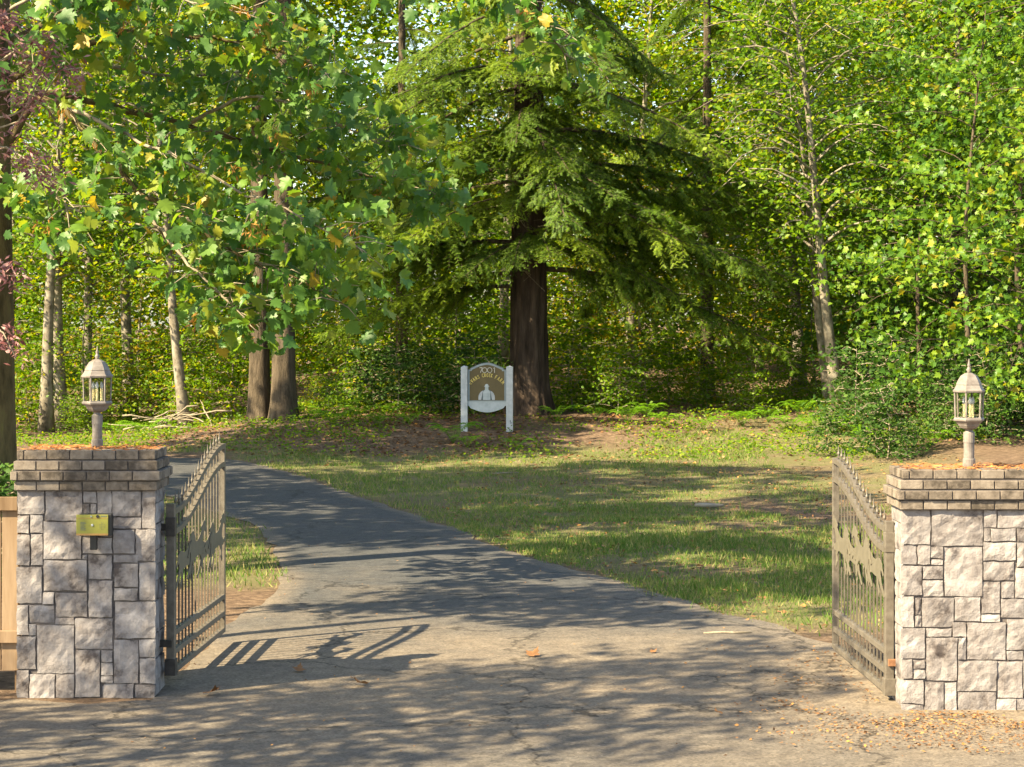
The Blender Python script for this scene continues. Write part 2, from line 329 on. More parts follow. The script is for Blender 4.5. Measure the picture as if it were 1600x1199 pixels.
# ------------------------------------------------------------------ scatter helpers for leaves
def nrm(a): return a/(np.linalg.norm(a, axis=-1, keepdims=True)+1e-9)
def scatter(tv, tf, P, T, N, S):
    tv = np.asarray(tv, float); tf = np.asarray(tf, int)
    T = nrm(T); B = nrm(np.cross(T, N)); N2 = np.cross(B, T)
    S = np.asarray(S, float).reshape(-1, 1, 1)
    V = P[:, None]+S*(tv[None, :, 0:1]*B[:, None]+tv[None, :, 1:2]*T[:, None]+tv[None, :, 2:3]*N2[:, None])
    F = tf[None]+(np.arange(len(P))*len(tv))[:, None, None]
    return V.reshape(-1, 3), F.reshape(-1, tf.shape[1])
LEAF_V = [(0,0,0), (.32,.45,.06), (0,1,-.03), (-.32,.45,.06)]; LEAF_F = [(0,1,2), (0,2,3)]
def maple_template(detail=True, curl=1.0):
    if detail:
        b = [(0,0),(.16,-.06),(.36,-.02),(.30,.10),(.46,.20),(.60,.36),(.42,.38),(.34,.46),(.40,.62),(.26,.66),(.18,.62),(.20,.82),(.10,.80),(0,1.0)]
    else:
        b = [(0,0),(.34,-.02),(.28,.14),(.58,.38),(.26,.46),(.28,.68),(.13,.66),(0,1.0)]
    out = b+[(-x, y) for x, y in b[-2:0:-1]]
    def z(x, y): return curl*(.34*abs(x)-.4*max(0, y-.3)**1.5-.35*abs(x)**2)
    V = [(0, .28, .0)]+[(x, y, z(x, y)) for x, y in out]
    n = len(out); F = [(0, 1+i, 1+(i+1) % n) for i in range(n)]
    return V, F
MAPLE_V, MAPLE_F = maple_template(True); VINE_V, VINE_F = maple_template(False)
def leaf_orient(n, up=.6, droop=.25, rg=rng):
    a = rg.uniform(0, 2*PI, n)
    T = np.stack([np.cos(a), np.sin(a), rg.normal(-droop, .35, n)], -1)
    N = rg.normal(0, .5, (n, 3))+np.array([-.5, -.35, up])   # leaves turn towards the light
    return nrm(T), nrm(N)

def gen_tree(seed, H, r0, base, rad, nbr, lpc, leaf, tmpl, wob=.25, rise0=(.1, .5), flat=.14, spread=.42, prof=None, nsub=5, up=.55):
    """trunk mesh and crown mesh of a broadleaf tree, origin at its base"""
    rg = np.random.default_rng(seed)
    t = np.linspace(0, 1, 14); ph = rg.uniform(0, 6, 2)
    tp = np.stack([wob*np.sin(t*4+ph[0])*t, wob*np.sin(t*3.3+ph[1])*t, t*H], -1)
    tr = r0*(1-.86*t); tr[0] *= 1.5; tr[1] *= 1.12
    mb = MB(); mb.tube(tp, tr, 9)
    cl = []
    for i in range(nbr):
        h = base+(H-base)*((i+rg.uniform(0, 1))/nbr)
        u = (h-base)/(H-base)
        Lb = rad*(prof(u) if prof else (math.sin(PI*min(1, .15+u*.8))**.7))*rg.uniform(.65, 1.15)
        a = i*2.4+rg.uniform(-.5, .5)
        p0 = np.array([np.interp(h, tp[:, 2], tp[:, k]) for k in range(2)]+[h])
        s = np.linspace(0, 1, 6)
        rise = rg.uniform(*rise0)
        bp = p0+np.stack([np.cos(a)*Lb*s, np.sin(a)*Lb*s, Lb*(rise*s-.55*rise*s**2*1.6)], -1)+rg.normal(0, .05, (6, 3))*s[:, None]
        mb.tube(bp, np.interp(s, [0, 1], [max(.012, r0*.28*(1-u*.6)), .006]), 5, False)
        for k in range(nsub):
            q = rg.uniform(.3, 1.02); c = np.array([np.interp(q, s, bp[:, j]) for j in range(3)])
            off = rg.normal(0, 1, 3)*np.array([.3, .3, .14])*Lb*.55
            cl.append(c+off)
            mb.tube([c, c+off*.5+np.array([0, 0, .03]), c+off], [.009, .006, .003], 3, False)
    cl = np.array(cl)
    n = len(cl)*lpc
    P = np.repeat(cl, lpc, 0)+rg.normal(0, 1, (n, 3))*np.array([spread, spread, flat])
    T, N = leaf_orient(n, up, .25, rg)
    S = leaf*rg.uniform(.65, 1.25, n)
    V, F = scatter(tmpl[0], tmpl[1], P, T, N, S)
    return mb.mesh('trunk', True), uni_mesh('crown', V, F)
LF = (LEAF_V, LEAF_F); VN = (VINE_V, VINE_F)
def plant_tree(name, pair, loc, rz, sc, mats, label, cat, group=None, lean=(0, 0)):
    e = empty(name, loc, rz, label, cat, group); e.scale = (sc, sc, sc) if np.isscalar(sc) else sc
    e.rotation_euler = (lean[0], lean[1], rz)
    a = mobj('trunk', pair[0], mats[0], e); b = mobj('crown', pair[1], mats[1], e); b['kind'] = 'stuff'
    return e
def gpt(px, Y, dz=0):
    X = (px-800)/FPX*Y; return (X, Y, float(gz(X, Y))+dz)

# ------------------------------------------------------------------ gate pillars
def stone_block(mb, a, b, axis, depth, seed):
    """one split-face stone. a,b = (u0,z0),(u1,z1) on the face; axis 'y-' front, 'x+','x-' sides; returned in face coordinates u,out,z"""
    rg = np.random.default_rng(seed)
    (u0, z0), (u1, z1) = a, b
    nu = max(2, min(6, int((u1-u0)/.035))); nz_ = max(2, min(6, int((z1-z0)/.035)))
    us = np.linspace(0, 1, nu+1); zs = np.linspace(0, 1, nz_+1)
    V = []; F = []
    tilt = rg.normal(0, .006, 2)
    for j, q in enumerate(zs):
        for i, p in enumerate(us):
            e = min(p*(u1-u0), (1-p)*(u1-u0), q*(z1-z0), (1-q)*(z1-z0))
            out = depth*(.78 if e < 1e-6 else 1.0)+(rg.normal(0, .0028) if e > 1e-6 else rg.normal(0, .0012))+tilt[0]*(p-.5)+tilt[1]*(q-.5)
            ju, jz = (rg.normal(0, .0022, 2))
            V.append((u0+(u1-u0)*p+ju, out, z0+(z1-z0)*q+jz))
    n1 = nu+1
    for j in range(nz_):
        for i in range(nu): F.append((j*n1+i, j*n1+i+1, (j+1)*n1+i+1, (j+1)*n1+i))
    ring = [i for i in range(n1)]+[j*n1+nu for j in range(1, nz_+1)]+[nz_*n1+i for i in range(nu-1, -1, -1)]+[j*n1 for j in range(nz_-1, 0, -1)]
    k = len(V)
    for r_ in ring: V.append((V[r_][0], -.01, V[r_][2]))
    m = len(ring)
    for i in range(m): F.append((ring[i], k+i, k+(i+1) % m, ring[(i+1) % m]))
    if axis == 'y-': W = [(u, -o_, z) for u, o_, z in V]
    elif axis == 'x+': W = [(o_, u, z) for u, o_, z in V]
    else: W = [(-o_, -u, z) for u, o_, z in V]
    if axis == 'y-': pass
    return mb.add(W, F)
def pillar(name, x0, w, Y, d, zs, zt, rects, face, label, seed):
    """x0 left stone edge, w width, Y front, d depth, zs stone top, zt cap top; rects in photo units, face=(xa,xb,ya,yb)"""
    e = empty(name, (x0, Y, 0), 0, label, 'pillar')
    MB().box((.028, .028, -.1), (w-.028, d-.028, zs+.02)).build('mortar_core', M['mortar'], e)
    xa, xb, ya, yb = face; rg = random.Random(seed); n = 0
    def put(mb_axis, a, b, off):
        nonlocal n; n += 1
        mb = MB(); stone_block(mb, a, b, mb_axis, rg.uniform(.015, .024), seed*1000+n)
        o = mb.build('stone', M['stone'], e, smooth=False); o.location = off; return o
    for (p0, q0, p1, q1) in rects:
        u0 = (p0-xa)/(xb-xa)*w; u1 = (p1-xa)/(xb-xa)*w; z1 = (yb-q0)/(yb-ya)*zs; z0 = (yb-q1)/(yb-ya)*zs
        if u0 < .02: u0 = -.002-rg.uniform(0, .008)
        if u1 > w-.02: u1 = w+.002
        put('y-', (u0+.0018, max(z0, -.05)+.0018), (u1-.0018, z1-.0018), (0, .03, 0))
    for ax, off in (('x+', (w-.03, 0, 0)), ('x-', (.03, 0, 0))):
        z = 0.0; k = 0
        while z < zs-.04:
            h = min(rg.choice([.11, .15, .19, .23]), zs-z)
            if zs-z-h < .07: h = zs-z
            c = rg.choice([.5, .3, .68]) if h > .12 else 1.0
            cuts = [.032, d] if k % 3 == 2 or c == 1 else [.032, d*c, d]
            for i in range(len(cuts)-1):
                a, b = cuts[i]+.004, cuts[i+1]-.004
                if ax == 'x-': a, b = -b, -a
                put(ax, (a, z+.004), (b, z+h-.004), off)
            z += h; k += 1
    ch = (zt-zs)/4
    for c in range(4):
        ov = [.018, .040, .020, .002][c]+.0; z0 = zs+c*ch; z1 = z0+ch-.009
        A, B = -ov, w+ov; C, D = -ov, d+ov
        bl = .165; th = .09
        x = A-(bl*.5 if c % 2 else bl*.0); first = True
        for side in ('f', 'b'):
            x = A-(.11 if c % 2 else 0); 
            while x < B-.01:
                a = max(A, x); b = min(B, x+bl-.008)
                if B-b < .05: b = B
                if b-a > .03:
                    yb0, yb1 = (C, C+th) if side == 'f' else (D-th, D)
                    j = rg.uniform(-.0035, .0035)
                    MB().box((a, yb0+j, z0+rg.uniform(0, .002)), (b, yb1+j, z1-rg.uniform(0, .003))).build('brick', M['brick'], e, bevel=.004)
                if b >= B: break
                x += bl
        for sx_ in (0, 1):
            y = C+th+.008-(.05 if c % 2 else 0)
            while y < D-th-.02:
                a = max(C+th+.008, y); b = min(D-th-.008, y+bl-.008)
                if D-th-b < .04: b = D-th-.008
                xa_, xb_ = (A, A+th) if sx_ == 0 else (B-th, B)
                j = rg.uniform(-.003, .003)
                if b-a > .02: MB().box((xa_+j, a, z0+.001), (xb_+j, b, z1-.001)).build('brick', M['brick'], e, bevel=.004)
                y += bl
        MB().box((A+.012, C+.012, z0-.004), (B-.012, D-.012, z1+(.003 if c < 3 else -.012))).build('mortar_bed', M['mortar'], e)
    MB().box((.05, .05, zt-.03), (w-.05, d-.05, zt-.012)).build('cap_fill', M['slab'], e)
    return e
RL = [(82,243,200,350),(204,243,366,380),(370,248,426,300),(370,304,398,355),(401,304,426,355),(430,243,495,362),(498,248,622,360),(626,245,685,415),
(82,355,133,435),(136,355,192,435),(195,384,362,550),(366,359,426,450),(430,366,496,450),(500,365,622,415),(366,455,496,526),(500,420,595,526),(598,420,685,560),
(82,440,137,578),(140,440,192,578),(366,531,388,553),(195,556,386,692),(392,532,496,640),(500,531,608,565),(505,570,610,675),(614,566,685,735),(505,680,610,735),
(82,585,188,748),(192,697,243,752),(246,700,386,808),(391,645,498,810),(508,740,685,905),(82,755,130,890),(133,757,242,836),(246,812,330,842),(334,815,498,952),
(134,840,163,890),(82,895,160,1040),(166,846,330,1060),(334,956,443,1165),(447,957,499,1010),(447,1014,499,1068),(447,1072,500,1101),(504,910,612,1105),(615,908,685,988),(617,992,685,1105),
(82,1045,131,1170),(134,1064,245,1170),(249,1065,330,1170),(450,1106,590,1170),(594,1110,685,1170)]
RR = [(575,108,692,258),(697,108,912,264),(915,112,968,187),(972,112,1167,187),(915,190,942,244),(945,190,1048,244),(1052,190,1167,246),
(575,262,635,344),(640,262,691,344),(695,268,747,318),(695,322,745,346),(750,268,909,478),(913,248,1048,327),(1052,250,1167,352),
(575,348,656,474),(660,350,746,406),(660,410,746,480),(913,332,1042,411),(1046,357,1167,487),
(575,478,624,610),(628,485,655,557),(628,560,655,610),(658,484,790,610),(794,482,900,585),(905,416,983,550),(988,416,1042,486),(987,490,1083,570),(1087,490,1167,572),(904,554,983,586),
(575,614,670,744),(675,615,782,650),(786,590,842,650),(675,655,804,838),(808,655,842,748),(846,590,1006,748),(1010,577,1167,708),(1010,712,1078,750),
(575,748,618,830),(622,750,670,787),(622,792,670,830),(806,752,968,882),(972,755,1076,910),(1081,712,1167,906),
(575,835,664,935),(668,842,748,965),(752,845,802,965),(806,886,964,965),(968,914,1048,965),(1052,911,1167,965),(575,938,664,965)]
PLX, PLW, PLY = -3.555, .99, 14.88
pillar('stone_pillar', PLX, PLW, PLY, .5, 1.496, 1.79, RL, (82, 685, 243, 1170), 'stone gate pillar with brick cap beside the wooden fence, holding the intercom box', 3)
PRX, PRW, PRY = 2.715, .99, 14.40
pillar('stone_pillar', PRX, PRW, PRY, .5, 1.402, 1.685, RR, (575, 1167, 108, 965), 'pale stone gate pillar with brick cap and no intercom on its face', 4)

# ------------------------------------------------------------------ lanterns
def lantern(loc, rz, sc, label):
    e = empty('post_lantern', loc, rz, label, 'lantern'); e.scale = (sc, sc, sc)
    H6 = 6; lm = M['lantern']
    MB().lathe([(.0425,0),(.0425,.065),(.038,.07)], 16).build('base_collar', lm, e)
    MB().lathe([(.036,.06),(.036,.19)], 16).build('post', lm, e)
    MB().lathe([(.039,.178),(.039,.245),(.03,.252),(.024,.262),(.034,.272)], 16).build('neck', lm, e)
    MB().lathe([(.03,.268),(.06,.278),(.075,.296),(.078,.303),(.092,.318),(.095,.322),(.108,.328),(.11,.338),(.106,.346),(.102,.350)], H6).build('bowl', lm, e)
    for k in range(6):
        a = 2*PI*k/6
        MB().tube([(.096*math.cos(a), .096*math.sin(a), .345), (.101*math.cos(a), .101*math.sin(a), .525)], .0065, 6).build('corner_bar', lm, e)
    for k in range(6):
        a = 2*PI*k/6; b = 2*PI*(k+1)/6; r0, r1 = .094, .099
        v = []
        for rr, zz in ((r0, .35), (r1, .522)):
            for q in (a, b):
                for t_ in (0, .003): v.append(((rr-t_)*math.cos(q), (rr-t_)*math.sin(q), zz))
        MB().add(v, [(0,2,6,4),(1,5,7,3),(0,4,5,1),(2,3,7,6),(4,6,7,5),(0,1,3,2)]).build('glass_pane', M['glass'], e)
    MB().lathe([(.098,.520),(.113,.524),(.115,.536),(.104,.546),(.094,.566),(.09,.572),(.092,.576),(.078,.606),(.058,.636),(.03,.652),(.016,.656)], H6).build('roof', lm, e)
    MB().lathe([(.016,.652),(.012,.665),(.02,.676),(.012,.688),(.009,.70),(.014,.708),(.006,.722),(.002,.752)], 10).build('finial', lm, e, smooth=True)
    for k in range(3):
        a = 2*PI*k/3+.4; c = (.034*math.cos(a), .034*math.sin(a))
        o = MB().lathe([(.010,.35),(.010,.44)], 10, c).build('candle', M['candle'], e)
        MB().lathe([(.006,.439),(.013,.455),(.012,.468),(.004,.492)], 10, c).build('bulb', M['white'], o, smooth=True)
    MB().lathe([(.05,.346),(.05,.352)], 12).build('candle_plate', lm, e)
    return e
LXp = at(152, 697, 15.17); lantern((LXp[0], 15.17, 1.776), .25, 1.0, 'shaded taupe lantern on a dark post, on the pillar with the intercom')
RXp = at(1514, 731, 14.62); lantern((RXp[0], 14.62, 1.671), .12, 1.03, 'sunlit taupe lantern standing on the pale pillar without an intercom')

# ------------------------------------------------------------------ driveway gates with running horses
HORSE = [(0,.36),(-.03,.30),(-.10,.24),(-.06,.22),(.0,.27),(.05,.28),(.06,.22),(.02,.14),(-.08,.06),(-.14,.00),(-.10,-.02),(-.02,.04),(.10,.12),(.16,.17),(.17,.10),(.11,.02),(.13,-.04),(.17,.0),(.22,.09),(.25,.18),
         (.38,.185),(.50,.20),(.58,.19),(.66,.13),(.64,.06),(.72,-.02),(.76,.01),(.71,.08),(.75,.15),(.72,.19),(.80,.17),(.90,.22),(.95,.17),(.99,.20),(.93,.28),(.82,.24),(.72,.29),(.74,.36),(.80,.43),
         (.86,.45),(.95,.40),(.985,.43),(.95,.49),(.87,.555),(.865,.60),(.84,.56),(.78,.57),(.70,.52),(.62,.50),(.66,.46),(.58,.42),(.48,.38),(.34,.365),(.22,.40),(.12,.41)]
def gate(hx, hy, fx, fy, z0, zh, zf, label, flip):
    Lg = math.hypot(fx-hx, fy-hy); rz = math.atan2(fy-hy, fx-hx)
    e = empty('driveway_gate', (hx, hy, 0), rz, label, 'gate', None); gm = M['gate']
    def zt(u): return zh+(zf-zh)*float(sm(.06, .96, u/Lg))
    s = .022
    MB().box((-.03, -.03, z0), (.03, .03, zh+.06)).build('hinge_post', gm, e, bevel=.004)
    MB().box((Lg-.045, -s, z0), (Lg, s, zf+.02)).build('end_post', gm, e, bevel=.004)
    us = np.linspace(.03, Lg-.045, 26)
    for dz in (0, -.15):
        mb = MB(); v = []; f = []
        for i, u in enumerate(us):
            z = zt(u)+dz
            v += [(u, -s, z-.021), (u, s, z-.021), (u, s, z+.021), (u, -s, z+.021)]
        for i in range(len(us)-1):
            for k in range(4): f.append((i*4+k, i*4+(k+1) % 4, i*4+4+(k+1) % 4, i*4+4+k))
        mb.add(v, f).build('curved_rail', gm, e)
    for z in (z0, z0+.14, z0+.28):
        MB().box((.03, -s, z+.001), (Lg-.045, s, z+.042)).build('bottom_rail', gm, e, bevel=.003)
    n = 15
    for i in range(n):
        u = .03+(Lg-.075)*(i+1)/(n+1); p = .0058; z = zt(u)
        o = MB().box((u-p, -p, z0+.03), (u+p, p, z+.055)).build('picket', gm, e)
        k = MB(); k.box((u-.010, -.010, z+.03), (u+.010, .010, z+.045))
        k.lathe([(.008, z+.055), (.012, z+.068), (.007, z+.085), (.0015, z+.135)], 6, (u, 0)); k.build('spear_tip', gm, o)
    # horse plates
    sc = .62; side = -1 if flip else 1
    for i, (u0, zz, k, yo) in enumerate([(.10, .80, .64, .030), (.50, .83, .66, .036), (.90, .79, .64, .031), (1.32, .81, .66, .037)]):
        poly = [(u0+x*k*1.05+.0, zz+z*k-.06) for x, z in HORSE]
        poly = [(x*Lg/2.1, z) for x, z in poly]
        mb = MB(); mb.prism(poly, side*yo, side*(yo+.004)); mb.build('running_horse', M['horse'], e)
    return e
# left leaf: hinge at pillar's inner rear edge, swung inward
gl = gate(-2.505, 15.22, -2.415, 17.32, .112, 1.31, 1.668, 'iron gate leaf with running horses, swung open beside the intercom pillar', True)
gr_ = gate(2.690, 14.78, 2.632, 16.90, .045, 1.225, 1.575, 'iron gate leaf with running horses, swung open against the pale pillar without intercom', False)
def hinge(e, side, z, mat, name='hinge_bracket'):
    MB().box((-.05, -.015, z), (.04, .015, z+.055)).build(name, mat, e)
for e, sgn, hz in ((gl, 1, .112), (gr_, -1, .045)):
    MB().box((-.036, -.036, hz+1.02), (.036, .036, hz+1.16)).build('hinge_sleeve', M['hinge'] if sgn > 0 else M['gate'], e, bevel=.003)
    MB().box((-.05, -.014 if sgn > 0 else -.10, hz+.21), (.0, .11 if sgn > 0 else .014, hz+.26)).build('hinge_strap', M['hinge'] if sgn > 0 else M['rust'], e, bevel=.003)
    MB().box((-.045, -.04, hz-.0), (.045, .04, hz+.12)).build('hinge_foot', M['hinge'] if sgn > 0 else M['gate'], e, bevel=.003)
    MB().box((-.02, .02 if sgn > 0 else -.1, hz+1.06), (.02, .1 if sgn > 0 else -.02, hz+1.11)).build('hinge_strap', M['hinge'], e, bevel=.003)

# ------------------------------------------------------------------ intercom box
ix = at(149, 821, 14.86); e = empty('intercom_box', (ix[0], PLY-.045, 1.13), 0, 'brass-faced intercom box on a black mount, fixed to the stone pillar', 'intercom')
MB().box((-.10, -.07, .05), (.135, .0, .205)).build('housing', M['black'], e, bevel=.006)
MB().box((-.115, -.082, .055), (.112, -.069, .202)).build('faceplate', M['panel_gold'], e, bevel=.002)
MB().box((-.115, -.085, .055), (.112, -.0815, .068)).build('bottom_strip', M['orange'], e)
MB().box((-.115, -.0845, .176), (.112, -.0815, .179)).build('seam', M['orange'], e)
MB().lathe([(.011,0),(.011,.006)], 16).build('camera_lens', M['black'], e, loc=(.038,-.083,.19)).rotation_euler = (R(90),0,0)
MB().lathe([(.006,0),(.006,.006)], 12).build('indicator', M['bluegrey'], e, loc=(-.008,-.083,.19)).rotation_euler = (R(90),0,0)
MB().lathe([(.009,0),(.009,.005),(.006,.008)], 16).build('call_button', M['white'], e, loc=(.0,-.083,.128)).rotation_euler = (R(90),0,0)
mb = MB()
for i in range(4):
    for j in range(5):
        if (i-1.5)**2+(j-2)**2 < 5.5: mb.lathe([(.0022,0),(.0022,.003)], 6, (.05+.011*i+.004, .105+.011*j-.006))
o = MB(); o.v = [(x, -.0815-z, y) for x, y, z in mb.v]; o.f = [tuple(reversed(q)) for q in mb.f]; o.build('speaker_grille', M['trim'], e)
mb = MB()
for j in range(7): mb.box((-.085, -.0835, .092+.009*j), (-.085+[.035,.04,.03,.038,.028,.04,.034][j], -.0815, .0955+.009*j))
mb.build('instruction_lines', M['trim'], e)
mb = MB()
for j in range(4): mb.box((.062+.011*j, -.0835, .185), (.069+.011*j, -.0815, .195))
mb.build('name_plate_marks', M['trim'], e)
MB().box((-.028, -.035, -.055), (.022, .0, .055)).build('mount', M['black'], e, bevel=.004)

# ------------------------------------------------------------------ cedar fence beside the left pillar
fy = 15.12; e = empty('wooden_fence', (-3.6, fy, 0), 0, 'cedar board fence with horizontal rails beside the intercom pillar', 'fence')
ztop = 1.43
for i in range(16):
    x1 = -.005-.125*i; MB().box((x1-.118, .0, .16), (x1, .02, ztop-.03+random.uniform(-.004, .004))).build('board', M['fence'], e, bevel=.003)
MB().box((-2.0, -.035, ztop-.10), (-.002, -.002, ztop)).build('top_rail', M['fence'], e, bevel=.004)
MB().box((-2.0, -.035, .365), (-.002, -.002, .455)).build('bottom_rail', M['fence'], e, bevel=.004)
MB().box((-2.1, -.05, 0), (-2.0, .05, ztop+.1)).build('post', M['fence'], e, bevel=.004)
MB().box((-.035, .025, 0), (.0, .08, ztop-.02)).build('post', M['fence'], e, bevel=.004)

# ------------------------------------------------------------------ farm sign
SY = 44.0; sxz = gpt(761, SY); U = .001813
e = empty('farm_sign', sxz, R(-4), 'white-posted farm sign with olive board standing before the big fir', 'sign')
def sp(zx, zy): return ((zx-608)*U, (990-zy)*U)
for x0, x1, zb in ((303, 380, 990), (835, 912, 1006)):
    a = sp(x0, zb)[0]; b = sp(x1, zb)[0]; top = sp(0, 240)[1]; d = .07; mid = (a+b)/2
    mb = MB(); mb.box((a, -d, -.15), (b, d, top))
    n = len(mb.v); mb.add([(a,-d,top),(b,-d,top),(b,d,top),(a,d,top),(mid,0,top+.03)], [(0,1,4),(1,2,4),(2,3,4),(3,0,4)])
    p = mb.build('post', M['white'], e)
    if x0 > 800:
        for cx, cz in ((885, 870), (892, 890), (868, 950), (876, 972)):
            q = sp(cx, cz); MB().box((q[0]-.012, -d-.002, q[1]-.018), (q[0]+.01, -d+.001, q[1]+.012)).build('paint_chip', M['trim'], p)
def arch(x0, x1, ysh, ytop, ybot, notch=14):
    pts = [sp(x0, ybot), sp(x1, ybot), sp(x1, ysh), sp(x1-notch*2, ysh), sp(x1-notch*2, ysh-notch)]
    A, B = x0+notch*2, x1-notch*2
    for i in range(1, 16):
        t = i/16; x = B+(A-B)*t; y = (ysh-notch)-(ysh-notch-ytop)*(math.sin(PI*t)**1.1)
        pts.append(sp(x, y))
    pts += [sp(x0+notch*2, ysh-notch), sp(x0+notch*2, ysh), sp(x0, ysh)]
    return pts
MB().prism(arch(380, 836, 268, 188, 645), -.015, .025).build('backing_board', M['trim'], e)
ap = [sp(380, 640), sp(380, 690), sp(400, 700), sp(414, 722)]+[sp(414+t*388/12, 722+50*math.sin(PI*t/12)**1.0) for t in range(1, 12)]+[sp(802, 722), sp(815, 700), sp(836, 690), sp(836, 640)]
MB().prism(ap, -.022, .02).build('apron_board', M['apron'], e)
# frame border
o_, i_ = arch(386, 830, 272, 194, 640), arch(404, 812, 288, 216, 632)
mb = MB(); n = len(o_); v = [(x, y, z) for y in (-.03, -.016) for x, z in o_]+[(x, y, z) for y in (-.03, -.016) for x, z in i_]
f = []
for i in range(n):
    j = (i+1) % n; f += [(i, j, 2*n+j, 2*n+i), (i, n+i, n+j, j), (2*n+i, 2*n+j, 3*n+j, 3*n+i)]
mb.add(v, f); mb.build('frame', M['bluegrey'], e)
board = MB().prism(arch(404, 812, 288, 216, 632), -.021, -.014).build('board', M['olive'], e)
def strokes(lines, wd, name, mat, parent, y=-.026):
    mb = MB()
    for pl in lines:
        P = np.array(pl, float)
        for a, b in zip(P[:-1], P[1:]):
            d = b-a; l_ = np.linalg.norm(d)
            if l_ < 1e-6: continue
            d /= l_; nn = np.array([-d[1], d[0]])*wd/2; a2 = a-d*wd*.35; b2 = b+d*wd*.35
            mb.prism([tuple(a2-nn), tuple(b2-nn), tuple(b2+nn), tuple(a2+nn)], y, y+.006)
    return mb.build(name, mat, parent)
def arcp(cx, cy, r, a0, a1, n=10, ry=None):
    return [(cx+r*math.cos(R(a0+(a1-a0)*i/n)), cy+(ry or r)*math.sin(R(a0+(a1-a0)*i/n))) for i in range(n+1)]
num = [[sp(523, 250), sp(553, 248), sp(532, 306)]]
num.append([sp(580+27*math.cos(t*PI/10), 277+29*math.sin(t*PI/10)) for t in range(21)])
num.append([sp(640+27*math.cos(t*PI/10), 277+29*math.sin(t*PI/10)) for t in range(21)])
num.append([sp(686, 256), sp(697, 248), sp(697, 306)])
strokes(num, .0115, 'house_number', M['silverlet'], e)
GL = {'E': [arcp(.42, .5, .36, 60, 300, 8, .5), [(.08, .52), (.5, .52)]], 'V': [[(.02, 1), (.3, 0), (.58, 1)]], 'A': [[(.02, 0), (.3, 1), (.58, 0)], [(.13, .35), (.47, .35)]],
      'N': [[(.05, 0), (.05, 1), (.5, 0), (.5, 1)]], 'S': [arcp(.28, .75, .22, 20, 270, 7, .25), arcp(.28, .25, .24, 90, -160, 7, .25)],
      'C': [arcp(.42, .5, .38, 55, 305, 9, .5)], 'R': [[(.08, 0), (.08, 1), (.35, 1), (.48, .78), (.35, .52), (.08, .52)], [(.28, .52), (.52, 0)]],
      'K': [[(.08, 0), (.08, 1)], [(.5, 1), (.08, .45), (.52, 0)]], 'F': [[(.08, 0), (.08, 1), (.5, 1)], [(.08, .55), (.42, .55)]], 'M': [[(.02, 0), (.1, 1), (.33, .3), (.56, 1), (.64, 0)]]}
lines = []
def word(txt, a0, a1, rad=235, cx=608, cy=590, hgt=40, wd=31):
    for i, ch in enumerate(txt):
        a = R(a0+(a1-a0)*i/(len(txt)-1)); c = np.array([cx+rad*math.cos(a), cy-rad*math.sin(a)])
        tx = np.array([math.sin(a), math.cos(a)]); ty = np.array([math.cos(a), -math.sin(a)])
        for pl in GL[ch]:
            lines.append([sp(*(c+tx*(x-.3)*wd+ty*(y-.0)*hgt)) for x, y in pl])
for wtxt, a0, a1 in (('EVANS', 141, 113), ('CREEK', 101, 77), ('FARM', 65, 42)):
    lines = []; word(wtxt, a0, a1); strokes(lines, .0095, 'lettering', M['gold'], e)
# barn and silo emblem
bc = [sp(508, 625), sp(508, 585)]+[sp(604+96*math.cos(R(180-t*15)), 595-88*math.sin(R(180-t*15))) for t in range(0, 13)]+[sp(700, 625)]
MB().prism(bc, -.024, -.019).build('barn_emblem', M['white'], e)
MB().prism([sp(540, 625), sp(556, 540), sp(562, 510), sp(650, 510), sp(652, 540), sp(668, 625)], -.027, -.023).build('barn_dark_panel', M['trim'], e)  # dark painted shape between barn and silo
MB().prism([sp(562, 626), sp(562, 530), sp(585, 505), sp(585, 470), sp(568, 470), sp(582, 462), sp(590, 445), sp(605, 438), sp(620, 445), sp(628, 462), sp(640, 470), sp(625, 470), sp(625, 505), sp(648, 530), sp(648, 626)], -.030, -.026).build('silo_emblem', M['apron'], e)
strokes([[sp(562, 555), sp(648, 555)], [sp(562, 590), sp(648, 590)], [sp(585, 486), sp(625, 486)]], .004, 'silo_bands', M['bluegrey'], e, -.033)

